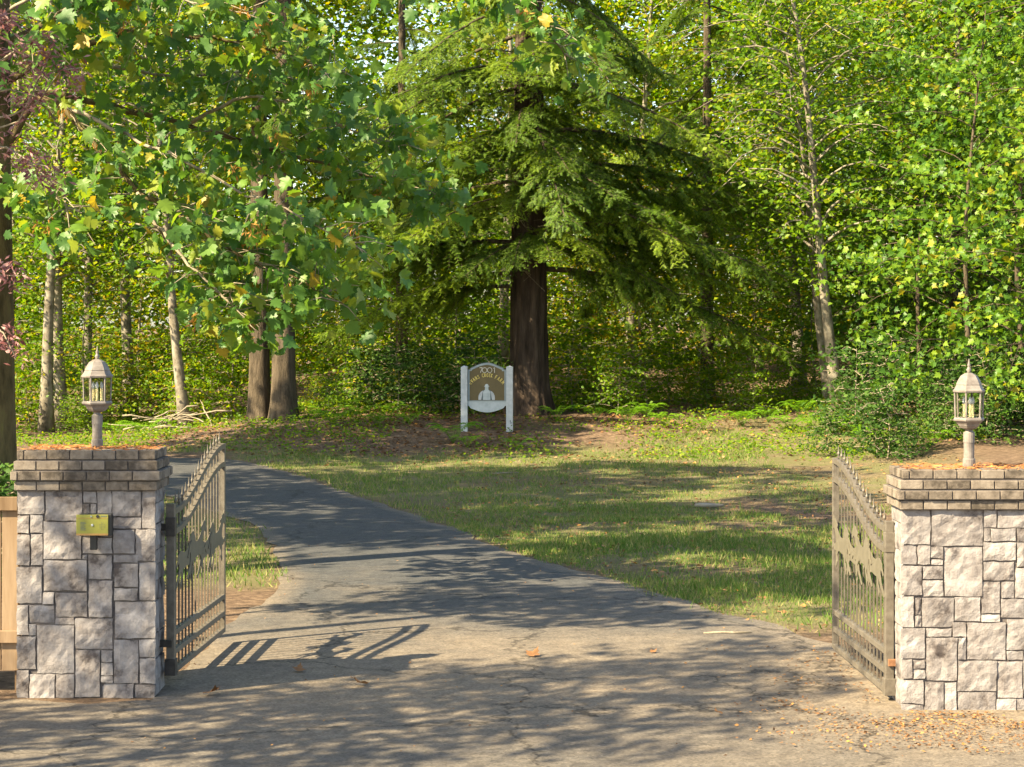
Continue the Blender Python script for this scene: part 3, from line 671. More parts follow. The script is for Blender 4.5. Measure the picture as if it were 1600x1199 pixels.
# ------------------------------------------------------------------ conifers
def gen_bough(seed, Lb=4.0, wid=1.0):
    rg = np.random.default_rng(seed); mb = MB()
    s = np.linspace(0, 1, 9)
    cv = rg.normal(0, .15)
    ax = np.stack([cv*s**2*Lb*.4, Lb*s*.97, Lb*(.06*s-.42*s**2+.10*s**3)], -1)
    mb.tube(ax, np.interp(s, [0, 1], [.045, .008]), 5, False)
    P = []; T = []; S = []
    nb = 30
    for i in range(nb):
        q = .1+.9*i/nb
        c = np.array([np.interp(q, s, ax[:, k]) for k in range(3)])
        for sd_ in (-1, 1):
            if rg.uniform() < .12: continue
            l_ = wid*(.28+1.05*(1-q)**.8*min(1, q*4))*rg.uniform(.6, 1.15)
            a = R(rg.uniform(38, 68)); d = np.array([sd_*math.sin(a), math.cos(a), 0])
            m = max(3, int(l_/.055)); u = np.linspace(0.05, 1, m)
            pts = c+np.outer(u*l_, d)+np.stack([0*u, 0*u, -.62*l_*u**1.5*rg.uniform(.5, 1.6)], -1)
            mb.tube(pts[[0, m//2, m-1]], [.008, .006, .003], 3, False)
            for j in range(m):
                for sg in (-1, 1):
                    b = R(rg.uniform(25, 65))*sg
                    t_ = np.array([d[0]*math.cos(b)-d[1]*math.sin(b), d[0]*math.sin(b)+d[1]*math.cos(b), rg.normal(-.65, .45)])
                    P.append(pts[j]); T.append(t_); S.append(rg.uniform(.10, .24)*(1-.35*u[j]))
    for q in np.linspace(.3, 1, 24):
        P.append([np.interp(q, s, ax[:, k]) for k in range(3)]); T.append([rg.normal(0, .4), .8, rg.normal(.05, .2)]); S.append(.2)
    P = np.array(P); T = nrm(np.array(T)); n = len(P)
    N = rg.normal(0, .35, (n, 3)); N[:, 2] += 1
    tv = []; tf = []
    for k in range(6):
        y = k/6.5; wl = .34*(1-.45*y)
        for sg in (-1, 1):
            b = len(tv); tv += [(0, y, 0), (0, y+.13, .0), (sg*wl, y+.26, -.05)]; tf.append((b, b+1, b+2))
    b = len(tv); tv += [(-.06, .85, 0), (.06, .85, 0), (0, 1.15, 0)]; tf.append((b, b+1, b+2))
    V, F = scatter(tv, tf, P, T, N, S)
    return mb.mesh('bough_stem', True), uni_mesh('bough_needles', V, F)
BOUGHS = []
for k in range(8):
    st, ne = gen_bough(50+k); st.materials.append(M['bark_dark']); ne.materials.append(M['fir']); BOUGHS.append((st, ne))
def bark_trunk(H, r0, seed, segs=40, rings=60, flare=.35, furrow=.05, taper=.75):
    rg = np.random.default_rng(seed)
    z = np.linspace(-.25, 1, rings)**1*H; z[0] = -.3
    a = np.arange(segs)*2*PI/segs
    A, Z = np.meshgrid(a, np.concatenate([[-.3], np.linspace(0, 1, rings)**1.3*H]))
    rad = r0*(1-taper*np.clip(Z, 0, H)/H)*(1+flare*np.exp(-np.clip(Z, 0, 99)/.45)*(1+.35*np.sin(A*5+1)))
    f = noise2(A*segs/(2*PI)*.5+3*noise2(A*2, Z*.4, seed), Z*.7, seed+3)
    rad = rad*(1+furrow*(f-.5)*2)
    V = np.stack([rad*np.cos(A), rad*np.sin(A), Z], -1).reshape(-1, 3); n = A.shape[0]
    F = [(i*segs+k, i*segs+(k+1) % segs, (i+1)*segs+(k+1) % segs, (i+1)*segs+k) for i in range(n-1) for k in range(segs)]
    return uni_mesh('trunk', V, F, True)
def add_bough(e, z, az, ln, i, tilt=0, r=.3):
    st, ne = BOUGHS[i % len(BOUGHS)]
    k = ln/4.0
    o = mobj('bough', st, None, e); o.location = (r*math.cos(az), r*math.sin(az), z); o.rotation_euler = (tilt, .35*math.sin(i*7.3), az-PI/2); o.scale = (k*(1 if i % 2 else -1), k, k)
    p = mobj('needles', ne, None, o); p['kind'] = 'stuff'
def conifer(name, px, Y, H, r0, z0, lmax, nb, seed, label, manual=(), mat='bark_fir', gap=None, group=None):
    e = empty(name, gpt(px, Y), 0, label, 'tree', group); rg = np.random.default_rng(seed)
    mobj('trunk', bark_trunk(H, r0, seed, 72 if r0 > .3 else 24, 60, .35, .10 if r0 > .3 else .05), M[mat], e)
    for i, (z, az, ln) in enumerate(manual): add_bough(e, z, R(az), ln, i, R(rg.uniform(-6, 4)), r0*.8)
    for i in range(nb):
        u = (i+rg.uniform(0, 1))/nb; z = z0+(H*.97-z0)*u**1.15
        ln = lmax*(1-((z-z0)/(H-z0))**1.1*.9)*rg.uniform(.7, 1.1)
        add_bough(e, z, i*2.399+rg.uniform(-.4, .4), ln, i+int(rg.integers(0, 8)), R(rg.uniform(-24, 10)), r0*(1-.7*z/H))
    return e
fir = conifer('fir_tree', 826, 47, 19, .45, 6.4, 5.2, 44, 5, 'massive fir with a thick furrowed trunk rising behind the farm sign',
    [(3.9,186,5.0),(3.6,172,4.2),(4.5,201,4.6),(4.9,222,3.4),(5.2,268,2.6),(4.0,-8,4.6),(4.6,9,5.2),(3.8,-28,3.8),(5.0,-42,4.2),(5.5,182,5.6),(5.7,-3,6.0),(5.3,150,4.5),(5.6,30,5),(5.0,-75,2.2),(5.9,240,4),(4.3,-14,5.6),(6.2,285,3.4),(7.4,300,4.2),(7.8,235,4.2),(8.4,270,3.8),(5.6,300,3.2),(4.1,262,2.6),(4.0,282,2.8),(3.9,247,2.6),(4.2,300,2.9),(6.0,272,3.0),(6.9,262,3.3),(6.3,240,3.4),(8.0,265,3.6),(9,285,3.6),(5.0,325,4.4),(4.7,215,4.4),(2.9,190,4.6),(3.2,205,4.2),(3.3,-8,5.8)])
rgd = np.random.default_rng(77)
for k in range(16):     # bare dead branches on the fir's trunk
    z = rgd.uniform(2.6, 8.5); a = R(rgd.uniform(190, 350)); l_ = rgd.uniform(.5, 1.6); s_ = np.linspace(0, 1, 6)
    p = np.stack([np.cos(a)*(.3+l_*s_), np.sin(a)*(.3+l_*s_), z+l_*(.15*s_-.5*s_**2)*rgd.uniform(-.3, 1)], -1)+rgd.normal(0, .03, (6, 3))*s_[:, None]
    mb = MB().tube(p, np.linspace(.022, .005, 6), 5)
    for j in (2, 3, 4): mb.tube([p[j], p[j]+rgd.normal(0, .12, 3)+np.array([0, 0, -.05]), p[j]+rgd.normal(0, .2, 3)+np.array([0, 0, -.12])], [.007, .005, .002], 4, False)
    mb.build('dead_branch', M['twig'], fir, smooth=True)
conifer('fir_tree', 405, 46.5, 17, .24, 5.5, 3.0, 24, 6, 'dark slender conifer with a bare trunk, left of a twin trunk by the drive', (), 'bark_dark')
conifer('fir_tree', 443, 46.0, 17, .27, 6.0, 2.8, 22, 7, 'dark conifer twin whose smooth trunk stands on the drive bank', (), 'bark_dark')
conifer('fir_tree', 628, 53, 15, .17, 4.6, 3.2, 34, 8, 'sunlit conifer with bright drooping boughs behind the twin trunks', (), 'bark_dark')
conifer('fir_tree', 1105, 52, 16, .17, 4.2, 4.0, 38, 9, 'dark drooping conifer in the woods beside the massive fir', (), 'bark_dark')

# ------------------------------------------------------------------ broadleaf woods
AL = [gen_tree(100+i, 13.5, .16, 3.8, 3.2, 50, 22, .16, LF, .35, (.5, 1.3), spread=.5, flat=.12) for i in range(3)]
UN = [gen_tree(120+i, 6.5, .05, .5, 2.5, 40, 20, .14, LF, .3, flat=.1, prof=lambda u: .55+.45*math.sin(PI*(.2+.75*u))) for i in range(3)]
VM = [gen_tree(140+i, 9, .07, .5, 2.9, 32, 30, .14, VN, .5, (.3, .9), prof=lambda u: .6+.4*math.sin(PI*(.15+.8*u)), flat=.11, spread=.32, nsub=4) for i in range(2)]
SH = [gen_tree(160+i, 2.0, .02, .1, 1.1, 20, 13, .125, LF, .15, spread=.24, flat=.07, prof=lambda u: 1-.5*u, nsub=4) for i in range(3)]
alder_spots = [(72,50,.95,0,2),(98,51,1,1,-3),(132,53,.9,2,1),(205,54,1,0,-2),(292,49,.85,1,-7),(15,54,1,1,0),
  (785,60,1,1,1),(985,59,.95,0,2),
  (1311,46.3,.85,0,-9.5),(1298,47.2,.7,1,-8.5),(1250,55,1,2,-4),(1345,53,1,0,3),(1480,50,1,2,2),(1560,52,1,0,-4),(1625,47,1,1,0),(1180,60,1,2,0)]
ALONE = {292: 'pale alder leaning over the heap of dead branches', 1311: 'tall leaning alder with a mottled trunk at the back edge of the lawn', 1298: 'thin leaning alder close behind the tall leaning one'}
for i, (px, Y, sc, v, ln) in enumerate(alder_spots):
    left = px < 480; mid = 480 <= px < 1100
    lab = 'pale-trunked alder in the woods beyond the bend of the drive' if left else ('alder in the woods behind the massive fir' if mid else 'alder in the woods beyond the lawn')
    grp = 'alders beyond the drive' if left else ('alders behind the fir' if mid else 'alders beyond the lawn')
    if px in ALONE: lab = ALONE[px]; grp = None
    plant_tree('alder_tree', AL[v], gpt(px, Y, -.1), .6*math.sin(i*1.7), sc, (M['bark_alder'], M['alder']), lab, 'tree', grp, (0, R(ln)))
rg = np.random.default_rng(3)
k = 0
for row, (Y0, step, smin) in enumerate([(51.5, 190, .65), (57.5, 200, .95)]):
    for px in np.arange(-30+row*30, 1660, step):
        p = px+rg.uniform(-25, 25); Y = Y0+rg.uniform(-1.5, 1.5)
        plant_tree('sapling', UN[k % 3], gpt(p, Y, -.05), .6*math.sin(k*2.1), smin*rg.uniform(.8, 1.2), (M['bark_alder'], M['shrub']), 'leafy yellow-green sapling in the understorey of the woods', 'tree', 'understorey saplings', (0, R(rg.uniform(-5, 5)))); k += 1
for i, (px, Y, sc) in enumerate([(1440,46,.85),(1520,41.5,.95),(1605,43,1.05),(1690,39,1.0),(1490,49,1.2),(1580,48,1.25),(1400,51,1.05),(1655,46,1.2),(1540,52,1.4),(1460,54,1.3),(1620,50,1.4),(1350,55,1.15)]):
    plant_tree('vine_maple', VM[i % 2], gpt(px, Y, -.05), .7*math.sin(i*2.3), sc, (M['bark_dark'], M['vine']), 'bright green vine maple at the edge of the lawn behind the pale pillar', 'tree', 'vine maples by the lawn')
k = 0
for (pa, pb, n, Ya, Yb, smin, smax, mt, lab, grp) in [
    (470, 690, 7, 46.2, 51, .35, .9, 'shrub', 'low leafy shrub on the bank beside the farm sign', 'shrubs on the bank'),
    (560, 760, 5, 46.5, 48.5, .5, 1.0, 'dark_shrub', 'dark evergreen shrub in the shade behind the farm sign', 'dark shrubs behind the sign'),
    (880, 1330, 13, 45.8, 53, .3, 1.1, 'shrub', 'leafy shrub along the back edge of the lawn', 'shrubs behind the lawn'),
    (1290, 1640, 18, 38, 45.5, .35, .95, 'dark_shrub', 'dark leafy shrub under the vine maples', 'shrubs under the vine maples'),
    (-20, 340, 13, 48.5, 56, .35, 1.2, 'shrub', 'leafy shrub at the foot of the pale alders', 'shrubs below the alders')]:
    for i in range(n):
        px = pa+(pb-pa)*(i+.5)/n+rg.uniform(-12, 12)
        plant_tree('shrub', SH[k % 3], gpt(px, rg.uniform(Ya, Yb), -.03), .8*math.sin(k*1.9), rg.uniform(smin, smax), (M['twig'], M[mt]), lab, 'shrub', grp); k += 1
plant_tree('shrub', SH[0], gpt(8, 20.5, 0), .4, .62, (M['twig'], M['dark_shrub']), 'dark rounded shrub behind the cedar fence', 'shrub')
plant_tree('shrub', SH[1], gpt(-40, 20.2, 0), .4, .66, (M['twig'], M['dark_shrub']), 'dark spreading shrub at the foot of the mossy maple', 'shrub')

# far wood: one mass of foliage closing the view
n = 5200
cx = rg.uniform(-21, 21, n); cy = 63+9*rg.uniform(0, 1, n)**1.5; cz = rg.uniform(.3, 16, n)
hole = np.exp(-(((cx*47/cy-(-2.0))/.6)**2+((cz-12.2)/1.6)**2)); keep = rg.uniform(0, 1, n) > hole*1.3
C = np.stack([cx, cy, cz], -1)[keep]
P = np.repeat(C, 64, 0)+rg.normal(0, 1, (len(C)*64, 3))*np.array([.75, .6, .35])
T, N = leaf_orient(len(P), .5, .2, rg); V, F = scatter(LEAF_V, LEAF_F, P, T, N, .22*rg.uniform(.7, 1.2, len(P)))
o = mobj('far_woodland', uni_mesh('far_woodland', V, F), M['alder'], kind='stuff'); tag(o, 'far mass of yellow-green woodland closing the view', 'woodland')

# ------------------------------------------------------------------ big-leaf maple reaching in from the left
rg = np.random.default_rng(21)
MX, MY = -5.33, 21.2
mp_ = empty('bigleaf_maple', (0, 0, 0), 0, 'big-leaf maple with a mossy trunk and long drooping branches over the drive', 'tree')
mp_.location = (MX, MY, 0)
def loc(p): return np.array(p)-np.array([MX, MY, 0])
t = np.linspace(0, 1, 16)
tm = bark_trunk(11, .27, 33, 24, 40, .3, .06, .6); mobj('trunk', tm, M['bark_maple'], mp_)
BR = [[(-15,230,21.2),(60,143,21.3),(170,165,21.5),(290,195,21.8),(420,232,22),(540,265,22.2),(640,292,22.4),(705,322,22.5)],
      [(-15,260,21.2),(60,150,21.1),(95,165,21),(140,215,20.8),(215,300,20.6),(285,342,20.5),(380,402,20.4),(470,440,20.3),(535,475,20.2)],
      [(-15,150,21.2),(100,70,21),(230,50,20.9),(350,62,20.8),(470,90,20.7),(545,120,20.6)],
      [(-15,80,21.2),(150,0,21.4),(350,-30,21.6),(600,-40,21.8),(780,-10,22),(850,30,22),(885,90,22)],
      [(95,165,21),(190,205,20.7),(280,250,20.4),(380,300,20.2),(470,340,20),(560,385,19.9)],
      [(215,300,20.6),(250,360,20.4),(300,420,20.2),(365,480,20.1),(400,515,20)],
      [(-15,270,21.2),(30,285,20.6),(75,305,20.2),(125,335,20)],
      [(290,195,21.8),(380,150,21.6),(470,165,21.4),(560,210,21.3),(620,240,21.2)],
      [(100,70,21),(180,110,21.4),(300,120,21.8),(400,110,22),(480,130,22.2)],
      [(-15,40,21.2),(80,-30,21),(220,-20,20.8),(330,10,20.6),(420,30,20.5)],
      [(285,342,20.5),(350,380,20.9),(430,395,21.2),(500,410,21.4)],
      [(-15,110,21.2),(60,60,20.6),(90,20,20.2),(150,-10,20)]]
bunch = []
for bi, br in enumerate(BR):
    P = np.array([loc(at(*q)) for q in br]); s = np.linspace(0, 1, len(P)); ss = np.linspace(0, 1, len(P)*4)
    Q = np.stack([np.interp(ss, s, P[:, k]) for k in range(3)], -1)+rg.normal(0, .012, (len(ss), 3))
    if br[0][0] < 0: Q = np.vstack([[[0, 0, P[0][2]-1.0]], Q])
    r_ = np.linspace(.045 if bi < 4 else .022, .006, len(Q))
    MB().tube(Q, r_, 6).build('limb', M['bark_maple'] if bi < 4 else M['twig'], mp_, smooth=True)
    nb = int(len(br)*8); tw = MB()
    for j in range(nb):
        q = rg.uniform(.22, 1.0)**.8; c = np.array([np.interp(q, np.linspace(0, 1, len(Q)), Q[:, k]) for k in range(3)])
        off = rg.normal(0, 1, 3)*np.array([.22, .35, .16])+np.array([.08, 0, -.05]); end = c+off
        tw.tube([c, c+off*.55+np.array([0, 0, .04]), end], [.006, .005, .003], 4, False); bunch.append(end)
    bunch.append(Q[-1]); tw.build('twigs', M['twig'], mp_, kind='stuff')
bunch = np.array(bunch); per = 6; n = len(bunch)*per
P = np.repeat(bunch, per, 0)+rg.normal(0, 1, (n, 3))*np.array([.17, .2, .11])
a = rg.uniform(0, 2*PI, n); T = np.stack([.8*np.cos(a), .8*np.sin(a), rg.normal(-.8, .45, n)], -1)
N = rg.normal(0, .6, (n, 3))+np.array([-.25, -.35, .6]); S = .07+.125*rg.uniform(0, 1, n)**1.3
T = nrm(T); N = nrm(N)
vis = np.argsort(-S*(1+.4*rg.uniform(0, 1, n)))[:300]; mask = np.zeros(n, bool); mask[vis] = True
CURLS = [maple_template(True, c)[0] for c in (.5, 1.5, -.8, 2.6)]
grp_ = rg.integers(0, 4, n); VV = []; FF = []; off = 0
for g in range(4):
    q = (~mask) & (grp_ == g); V, F = scatter(CURLS[g], MAPLE_F, P[q], T[q], N[q], S[q]); VV.append(V); FF.append(F+off); off += len(V)
mobj('crown', uni_mesh('crown', np.vstack(VV), np.vstack(FF)), M['bigleaf'], mp_, kind='stuff')
M['bigleaf1'] = mat_leaf('bigleaf_maple_leaf_single', [(0, (.055,.145,.035)), (.4, (.09,.2,.04)), (.8, (.15,.26,.035)), (.97, (.23,.28,.03)), (1, (.34,.25,.03))], .5, 1.0, .45, .4)
leafmes = [uni_mesh('leaf', c, MAPLE_F) for c in CURLS]
for lm_ in leafmes: lm_.materials.append(M['bigleaf1'])
for i in np.where(mask)[0]:
    B = np.cross(T[i], N[i]); B /= np.linalg.norm(B); N2 = np.cross(B, T[i])
    o = bpy.data.objects.new('leaf', leafmes[grp_[i]]); link(o, mp_)
    mt = Matrix(((B[0], T[i][0], N2[0], P[i][0]), (B[1], T[i][1], N2[1], P[i][1]), (B[2], T[i][2], N2[2], P[i][2]), (0, 0, 0, 1)))
    o.matrix_local = mt @ Matrix.Diagonal((S[i], S[i], S[i], 1))
# seed clusters
for c in bunch[rg.choice(len(bunch), 34, False)]:
    m_ = 16; pp = np.repeat(c[None], m_, 0)+rg.normal(0, .035, (m_, 3))+np.array([0, -.12, -.06]); tt_ = rg.normal(0, .5, (m_, 3))+np.array([0, 0, -.6])
    V, F = scatter([(0,0,0),(.16,.5,.02),(0,1,0),(-.1,.5,.02)], LEAF_F, pp, tt_, rg.normal(0, 1, (m_, 3)), rg.uniform(.05, .09, m_))
    mobj('seed_cluster', uni_mesh('seed_cluster', V, F), M['samara'], mp_, kind='stuff')
# upper crown, mostly above and left of the view: the shade on the drive comes from it
n = 60
C = rg.normal(0, 1, (n, 3)); C /= np.linalg.norm(C, axis=1)[:, None]; C *= rg.uniform(.4, 1, (n, 1))**.5
C = C*np.array([3.6, 3.0, 2.8])+np.array([-1.6, .5, 8.6]); C = C[C[:, 2] > 6.6]
P = np.repeat(C, 26, 0)+rg.normal(0, 1, (len(C)*26, 3))*np.array([.4, .4, .16])
T, N = leaf_orient(len(P), .8, .3, rg); V, F = scatter(VINE_V, VINE_F, P, T, N, .24*rg.uniform(.7, 1.2, len(P)))
mobj('upper_crown', uni_mesh('upper_crown', V, F), M['bigleaf'], mp_, kind='stuff')

# ------------------------------------------------------------------ red japanese maple at the left edge
rg = np.random.default_rng(31)
jm = empty('red_maple', (-5.3, 17.4, 0), 0, 'small red-leaved maple with thin pale twigs beside the intercom pillar', 'tree')
J = np.array([-5.3, 17.4, 0]); bun = []
mb = MB(); mb.tube([(0,0,-.1),(.03,.02,1.2),(.1,0,2.4),(.16,.03,3.4)], [.06,.05,.04,.02], 8); mb.build('trunk', M['twig'], jm, smooth=True)
for k, br in enumerate([[(-30,190,17.4),(20,180,17.3),(60,160,17.2),(95,110,17.1),(128,106,17.0)],[(-30,210,17.4),(30,190,17.2),(80,80,17),(70,50,17)],[(-30,220,17.4),(20,235,17.3),(60,265,17.1),(85,290,17)],
          [(-30,240,17.4),(10,230,17.1),(50,255,16.9),(80,262,16.8)],[(-30,60,17.4),(5,40,17.2),(20,30,17)],[(-30,420,17.4),(0,430,17.2),(30,432,17.1)],[(-30,500,17.4),(5,520,17.2),(25,560,17.1)],[(-30,150,17.4),(15,140,17.2),(55,150,17)],[(-30,110,17.3),(10,90,17.2),(30,75,17.1)]]):
    P = np.array([at(*q)-J for q in br]); MB().tube(np.vstack([[[.1, 0, min(3.3, P[0][2])]], P]), np.linspace(.014, .004, len(P)+1), 5).build('branch', M['twig'], jm, smooth=True)
    for j in range(13):
        q = rg.uniform(.3, 1); c = np.array([np.interp(q, np.linspace(0, 1, len(P)), P[:, i]) for i in range(3)]); bun.append(c+rg.normal(0, 1, 3)*np.array([.07, .12, .07]))
bun = np.array(bun); P = np.repeat(bun, 11, 0)+rg.normal(0, .045, (len(bun)*11, 3))
T, N = leaf_orient(len(P), .3, .5, rg); V, F = scatter([(0,0,0),(.13,.5,.02),(0,1,-.05),(-.13,.5,.02)], LEAF_F, P, T, N, rg.uniform(.05, .1, len(P)))
mobj('crown', uni_mesh('crown', V, F), M['redleaf'], jm, kind='stuff')

# ------------------------------------------------------------------ trees on the near left verge (their shade falls across the drive)
STR = [gen_tree(210+i, 9.5, .16, 4.6, 3.0, 34, 20, .19, VN, .3, prof=lambda u: .7+.3*math.sin(PI*u), flat=.16, spread=.32, nsub=4) for i in range(2)]
SHT = [gen_tree(200+i, 9.5, .16, 4.6, 3.0, 44, 30, .2, VN, .3, prof=lambda u: .7+.3*math.sin(PI*u), flat=.12, spread=.28, nsub=4) for i in range(2)]
for i, (x, y, sc, lab) in enumerate([(-9.3, 9.75, (1.0, .3, 1), 'broadleaf tree on the street verge in front of the cedar fence'),
                          (-6.8, 10.1, (.9, .3, .95), 'broadleaf tree on the street verge nearer the drive mouth'), (-6.2, 15.4, (.8, .28, 1.2), 'broadleaf tree with a high crown standing behind the cedar fence'), (-11.5, 22.0, 1.45, 'tall broadleaf tree behind the mossy maple'), (-11.8, 28.0, 1.45, 'tall broadleaf tree on the inside of the drive bend'), (-12.8, 36.5, 1.4, 'tall broadleaf tree farthest inside the drive bend')]):
    plant_tree('broadleaf_tree', (STR if y < 13 else SHT)[i % 2], (x, y, 0), i*1.3, sc, (M['bark_maple'], M['bigleaf']), lab, 'tree')

# ------------------------------------------------------------------ ferns
def gen_fern(seed, n=13, ln=.6):
    rg = np.random.default_rng(seed); P = []; T = []; S = []; mb = MB()
    for i in range(n):
        a = 2*PI*i/n+rg.uniform(-.2, .2); l_ = ln*rg.uniform(.7, 1.1); s = np.linspace(0, 1, 16)
        pts = np.stack([np.cos(a)*l_*s*.85, np.sin(a)*l_*s*.85, l_*(1.75*s-1.25*s**2)], -1); mb.tube(pts[::3], .003, 3, False)
        d = np.array([-np.sin(a), np.cos(a), 0])
        for j in range(1, 16):
            w_ = .22*l_*math.sin(PI*min(1, .12+.88*(1-s[j]))**.8)
            for sg in (-1, 1): P.append(pts[j]); T.append(sg*d+np.array([np.cos(a)*.4, np.sin(a)*.4, -.15])); S.append(max(.03, w_))
    P = np.array(P); V, F = scatter([(0,0,0),(.16,.4,.0),(0,1,-.04),(-.16,.4,0)], LEAF_F, P, np.array(T), np.tile([0, 0, 1.], (len(P), 1))+rg.normal(0, .2, (len(P), 3)), S)
    n0 = len(mb.v); mb2 = uni_mesh('fronds', V, F); return mb.mesh('stems'), mb2
FE = [gen_fern(1), gen_fern(2, 11, .55), gen_fern(3, 9, .5)]
fern_spots = [(708,42.6,1.15,'bright green fern at the foot of the white sign post'),(730,42.0,.8,'small bright fern in front of the white sign post'),(808,41.6,.9,'small upright fern standing alone in front of the big fir')]
fern_spots += [(p, Y, s, 'green fern on the wooded bank') for p, Y, s in [(520,44.5,.9),(560,45.5,1),(480,46,.9),(590,44.5,.8),(640,44.8,.8),(930,45.5,1.1),(980,45,1),(1040,44.5,1.0),(1100,44,1),(1390,40,1.3),(1450,39,1.2),(1350,41,1.1),(225,47,1.2),(180,48,1.1),(1200,45,1),(1160,44.5,.9),(1235,44,1.1),(1275,43.5,1.2),(1305,43,1.1),(1250,45.5,1.2),(1330,42.5,1.1),(870,45.5,.9),(1010,46,1.1),(610,46,1),(545,47,1)]]
for i, (p, Y, s, lab) in enumerate(fern_spots):
    e = empty('fern', gpt(p, Y, -.01), i*1.3, lab, 'fern', 'ferns on the wooded bank' if i > 2 else None); e.scale = (s, s, s)
    a, b = FE[i % 3]; mobj('stems', a, M['fern'], e, kind='stuff'); mobj('fronds', b, M['fern'], e, kind='stuff')

# ------------------------------------------------------------------ grass, litter and debris
rg = np.random.default_rng(41)
n = 420000
X = np.concatenate([rg.uniform(-2.5, 9, n//2), rg.uniform(-10, 5, n//2)]); Y = np.concatenate([rg.uniform(17.5, 30, n//2), rg.uniform(20, 46, n//2)])
mk = lawn_mask(X, Y)*(.35+.9*sm(.35, .6, fbm(X*1.6, Y*1.6, 77))); kp = rg.uniform(0, 1, n) < mk*.75
X, Y = X[kp], Y[kp]; m_ = len(X)
P = np.stack([X, Y, gz(X, Y)-.004], -1); tuft = noise2(X*.9, Y*.9, 90)
T = rg.normal(0, .45, (m_, 3)); T[:, 2] = 1; N = rg.normal(0, 1, (m_, 3)); N[:, 2] = .1
V, F = scatter([(-.07,0,0),(.07,0,0),(.03,1,.25)], [(0,1,2)], P, T, N, rg.uniform(.03, .085, m_)*(.7+.8*tuft))
o = mobj('lawn_grass', uni_mesh('lawn_grass', V, F), M['grass'], kind='stuff'); tag(o, 'thin patchy grass growing along the drive', 'grass')
def litter(name, X, Y, size, mat, label, cat):
    m_ = len(X); P = np.stack([X, Y, gz(X, Y)+.012+rg.uniform(0, .02, m_)], -1); a = rg.uniform(0, 6.28, m_)
    T = np.stack([np.cos(a), np.sin(a), rg.normal(0, .25, m_)], -1); N = rg.normal(0, .35, (m_, 3)); N[:, 2] += 1
    V, F = scatter(LEAF_V, LEAF_F, P, T, N, size*rg.uniform(.5, 1.3, m_)); o = mobj(name, uni_mesh(name, V, F), mat, kind='stuff'); tag(o, label, cat)
n = 26000; X = rg.uniform(-8, 10, n); Y = rg.uniform(36, 50, n); kp = (X > xr(Y)+.3)*(rg.uniform(0, 1, n) < sm(38, 43, Y)*sm(.3, .6, fbm(X*.7, Y*.7, 61))*(.25+.75*np.exp(-((X+.5)/4.5)**2)))>0
litter('leaf_litter', X[kp], Y[kp], .09, M['litter'], 'brown fallen leaves covering the bank under the fir', 'leaf litter')
n = 70000; X = rg.uniform(-12, 12, n); Y = rg.uniform(38.5, 54, n); mk = sm(.40, .58, fbm(X*.6, Y*.5, 71))*sm(38.5, 43, Y+.25*X)*(1-.85*np.exp(-(((X+.2)/2.6)**2+((Y-44)/3.2)**2)))*(X > xr(np.minimum(Y, 42.2))+.6)
kp = rg.uniform(0, 1, n) < mk; X, Y = X[kp], Y[kp]; m_ = len(X)
P = np.stack([X, Y, gz(X, Y)+rg.uniform(.02, 1, m_)*.38*fbm(X*1.3, Y*1.3, 72)], -1); T, N = leaf_orient(m_, .8, .1, rg); V, F = scatter(LEAF_V, LEAF_F, P, T, N, rg.uniform(.04, .09, m_))
o = mobj('ground_cover', uni_mesh('ground_cover', V, F), M['shrub'], kind='stuff'); tag(o, 'low leafy ground cover spreading over the wooded bank', 'ground cover')
n = 5000; X = rg.uniform(-1, 8, n); Y = rg.uniform(18, 38, n); kp = X > xr(Y)-.1
litter('lawn_litter', X[kp], Y[kp], .055, M['litter'], 'scattered dry leaves lying in the lawn', 'leaf litter')
n = 16000; X = rg.uniform(1.4, 4.2, n); Y = rg.uniform(12.9, 17.2, n); kp = ~((X > 2.6) & (Y > 14.3)) & (rg.uniform(0, 1, n) < sm(1.3, 3.0, X)*sm(.36, .6, fbm(X*2.2, Y*2.2, 55))*(.3+.9*np.exp(-((Y-14.1)/.7)**2)))
litter('gravel_debris', X[kp], Y[kp], .028, M['litter'], 'dry needles and moss debris at the foot of the pale pillar', 'debris')
n = 500; X = rg.uniform(-2.5, 2.5, n); Y = rg.uniform(12.6, 34, n); kp = (X > xl(Y)) & (X < xr(Y))
litter('drive_debris', X[kp], Y[kp], .025, M['litter'], 'specks of dry leaf scattered over the asphalt', 'debris')
for nm, x0, w_, y0, z_, lab in (('cap_needles', PLX, PLW, PLY, 1.776, 'rusty fallen needles lying on top of the intercom pillar'), ('cap_needles', PRX, PRW, PRY, 1.671, 'rusty fallen needles lying on top of the pale pillar')):
    n = 900; P = np.stack([x0+.0+w_*rg.uniform(.03, .97, n), y0+.5*rg.uniform(.08, .97, n), z_+rg.uniform(.0, .022, n)], -1); T, N = leaf_orient(n, 1.5, 0, rg); T[:, 2] *= .35
    V, F = scatter([(0,0,0),(.08,.5,.0),(0,1,0),(-.08,.5,0)], LEAF_F, P, T, N, rg.uniform(.03, .08, n)); o = mobj(nm, uni_mesh(nm, V, F), M['needle_litter'], kind='stuff'); tag(o, lab, 'needle litter')
fl = uni_mesh('fallen_leaf', [(x, y, abs(z)*1.5) for x, y, z in MAPLE_V], MAPLE_F); fl.materials.append(M['litter'])
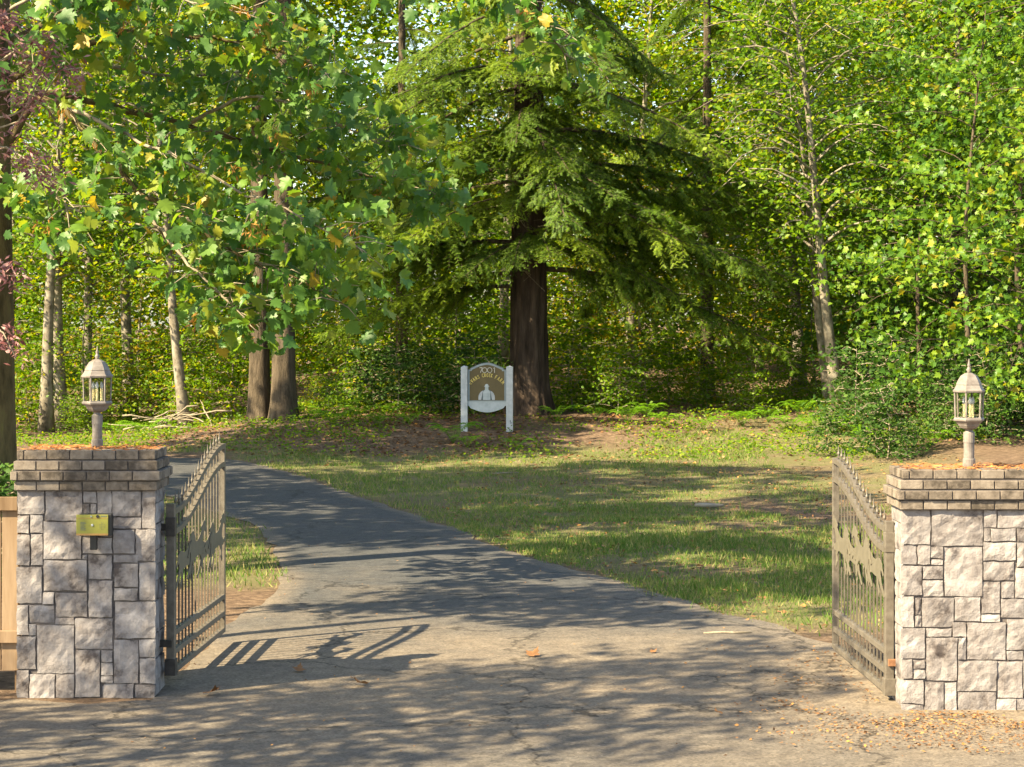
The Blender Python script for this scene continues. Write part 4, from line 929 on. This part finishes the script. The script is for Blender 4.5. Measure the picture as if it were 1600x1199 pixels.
for i, (px, py, s, lab) in enumerate([(466,1054,.10,'pale curled leaf on the asphalt beside the gate shadow'),(573,1074,.11,'tan fallen leaf on the asphalt in front of the gate shadow'),(327,1087,.13,'orange fallen leaf on the asphalt near the intercom pillar base'),
        (828,1030,.12,'reddish fallen leaf alone in mid drive'),(555,1066,.05,'small brown leaf scrap on the shaded asphalt'),(298,1008,.1,'orange leaf lying under the gate beside the intercom pillar'),(1017,1024,.06,'small pale leaf scrap towards the right-hand gate leaf'),(1125,1120,.06,'tan leaf scrap on the sunlit street asphalt')]):
    Y_ = gd(py); o = mobj('fallen_leaf', fl, None); o.location = ((px-800)/FPX*Y_, Y_, .024); o.rotation_euler = (.25, .2, i*1.9); o.scale = (s, s, s); tag(o, lab, 'leaf')
def stick(px, py, ln, r, rz, mat, label):
    Y_ = gd(py); x_ = (px-800)/FPX*Y_; s = np.linspace(-.5, .5, 6)
    mb = MB(); mb.tube(np.stack([s*ln, rg.normal(0, .01, 6), r+.01+rg.uniform(0, .01, 6)], -1), [r*.6, r, r, r*.9, r*.8, r*.5], 7)
    mb.tube([(ln*.1, 0, r), (ln*.25, ln*.08, r*1.6), (ln*.33, ln*.13, r*2)], [r*.5, r*.4, r*.2], 5)
    o = mb.build('stick', mat, None, smooth=True); o.location = (x_, Y_, float(gz(x_, Y_))); o.rotation_euler = (0, 0, rz); tag(o, label, 'stick')
stick(1137, 993, .42, .011, .05, M['twig'], 'long pale stick lying on the asphalt at the lawn corner')
stick(1108, 797, .42, .035, .1, M['wood_grey'], 'short piece of grey wood lying on the dry lawn')
stick(790, 742, .5, .014, .4, M['twig'], 'thin dead branch lying on the grass below the farm sign')
e = empty('brush_pile', gpt(268, 47.5), 0, 'heap of pale dead branches at the bend of the drive', 'brush pile')
for i in range(22):
    a = rg.uniform(0, PI); c = rg.normal(0, .35, 3)*np.array([1.2, .8, 0]); l_ = rg.uniform(.8, 1.7); s = np.linspace(-.5, .5, 6)
    p = np.stack([c[0]+np.cos(a)*l_*s, c[1]+np.sin(a)*l_*s*.5, rg.uniform(.05, .45)+.5*rg.normal(0, .5)*s+.25*(.25-s**2)], -1); p[:, 2] = np.maximum(p[:, 2], .02)
    MB().tube(p+rg.normal(0, .02, p.shape), np.linspace(.022, .006, 6), 5).build('branch', M['twig'], e, smooth=True)
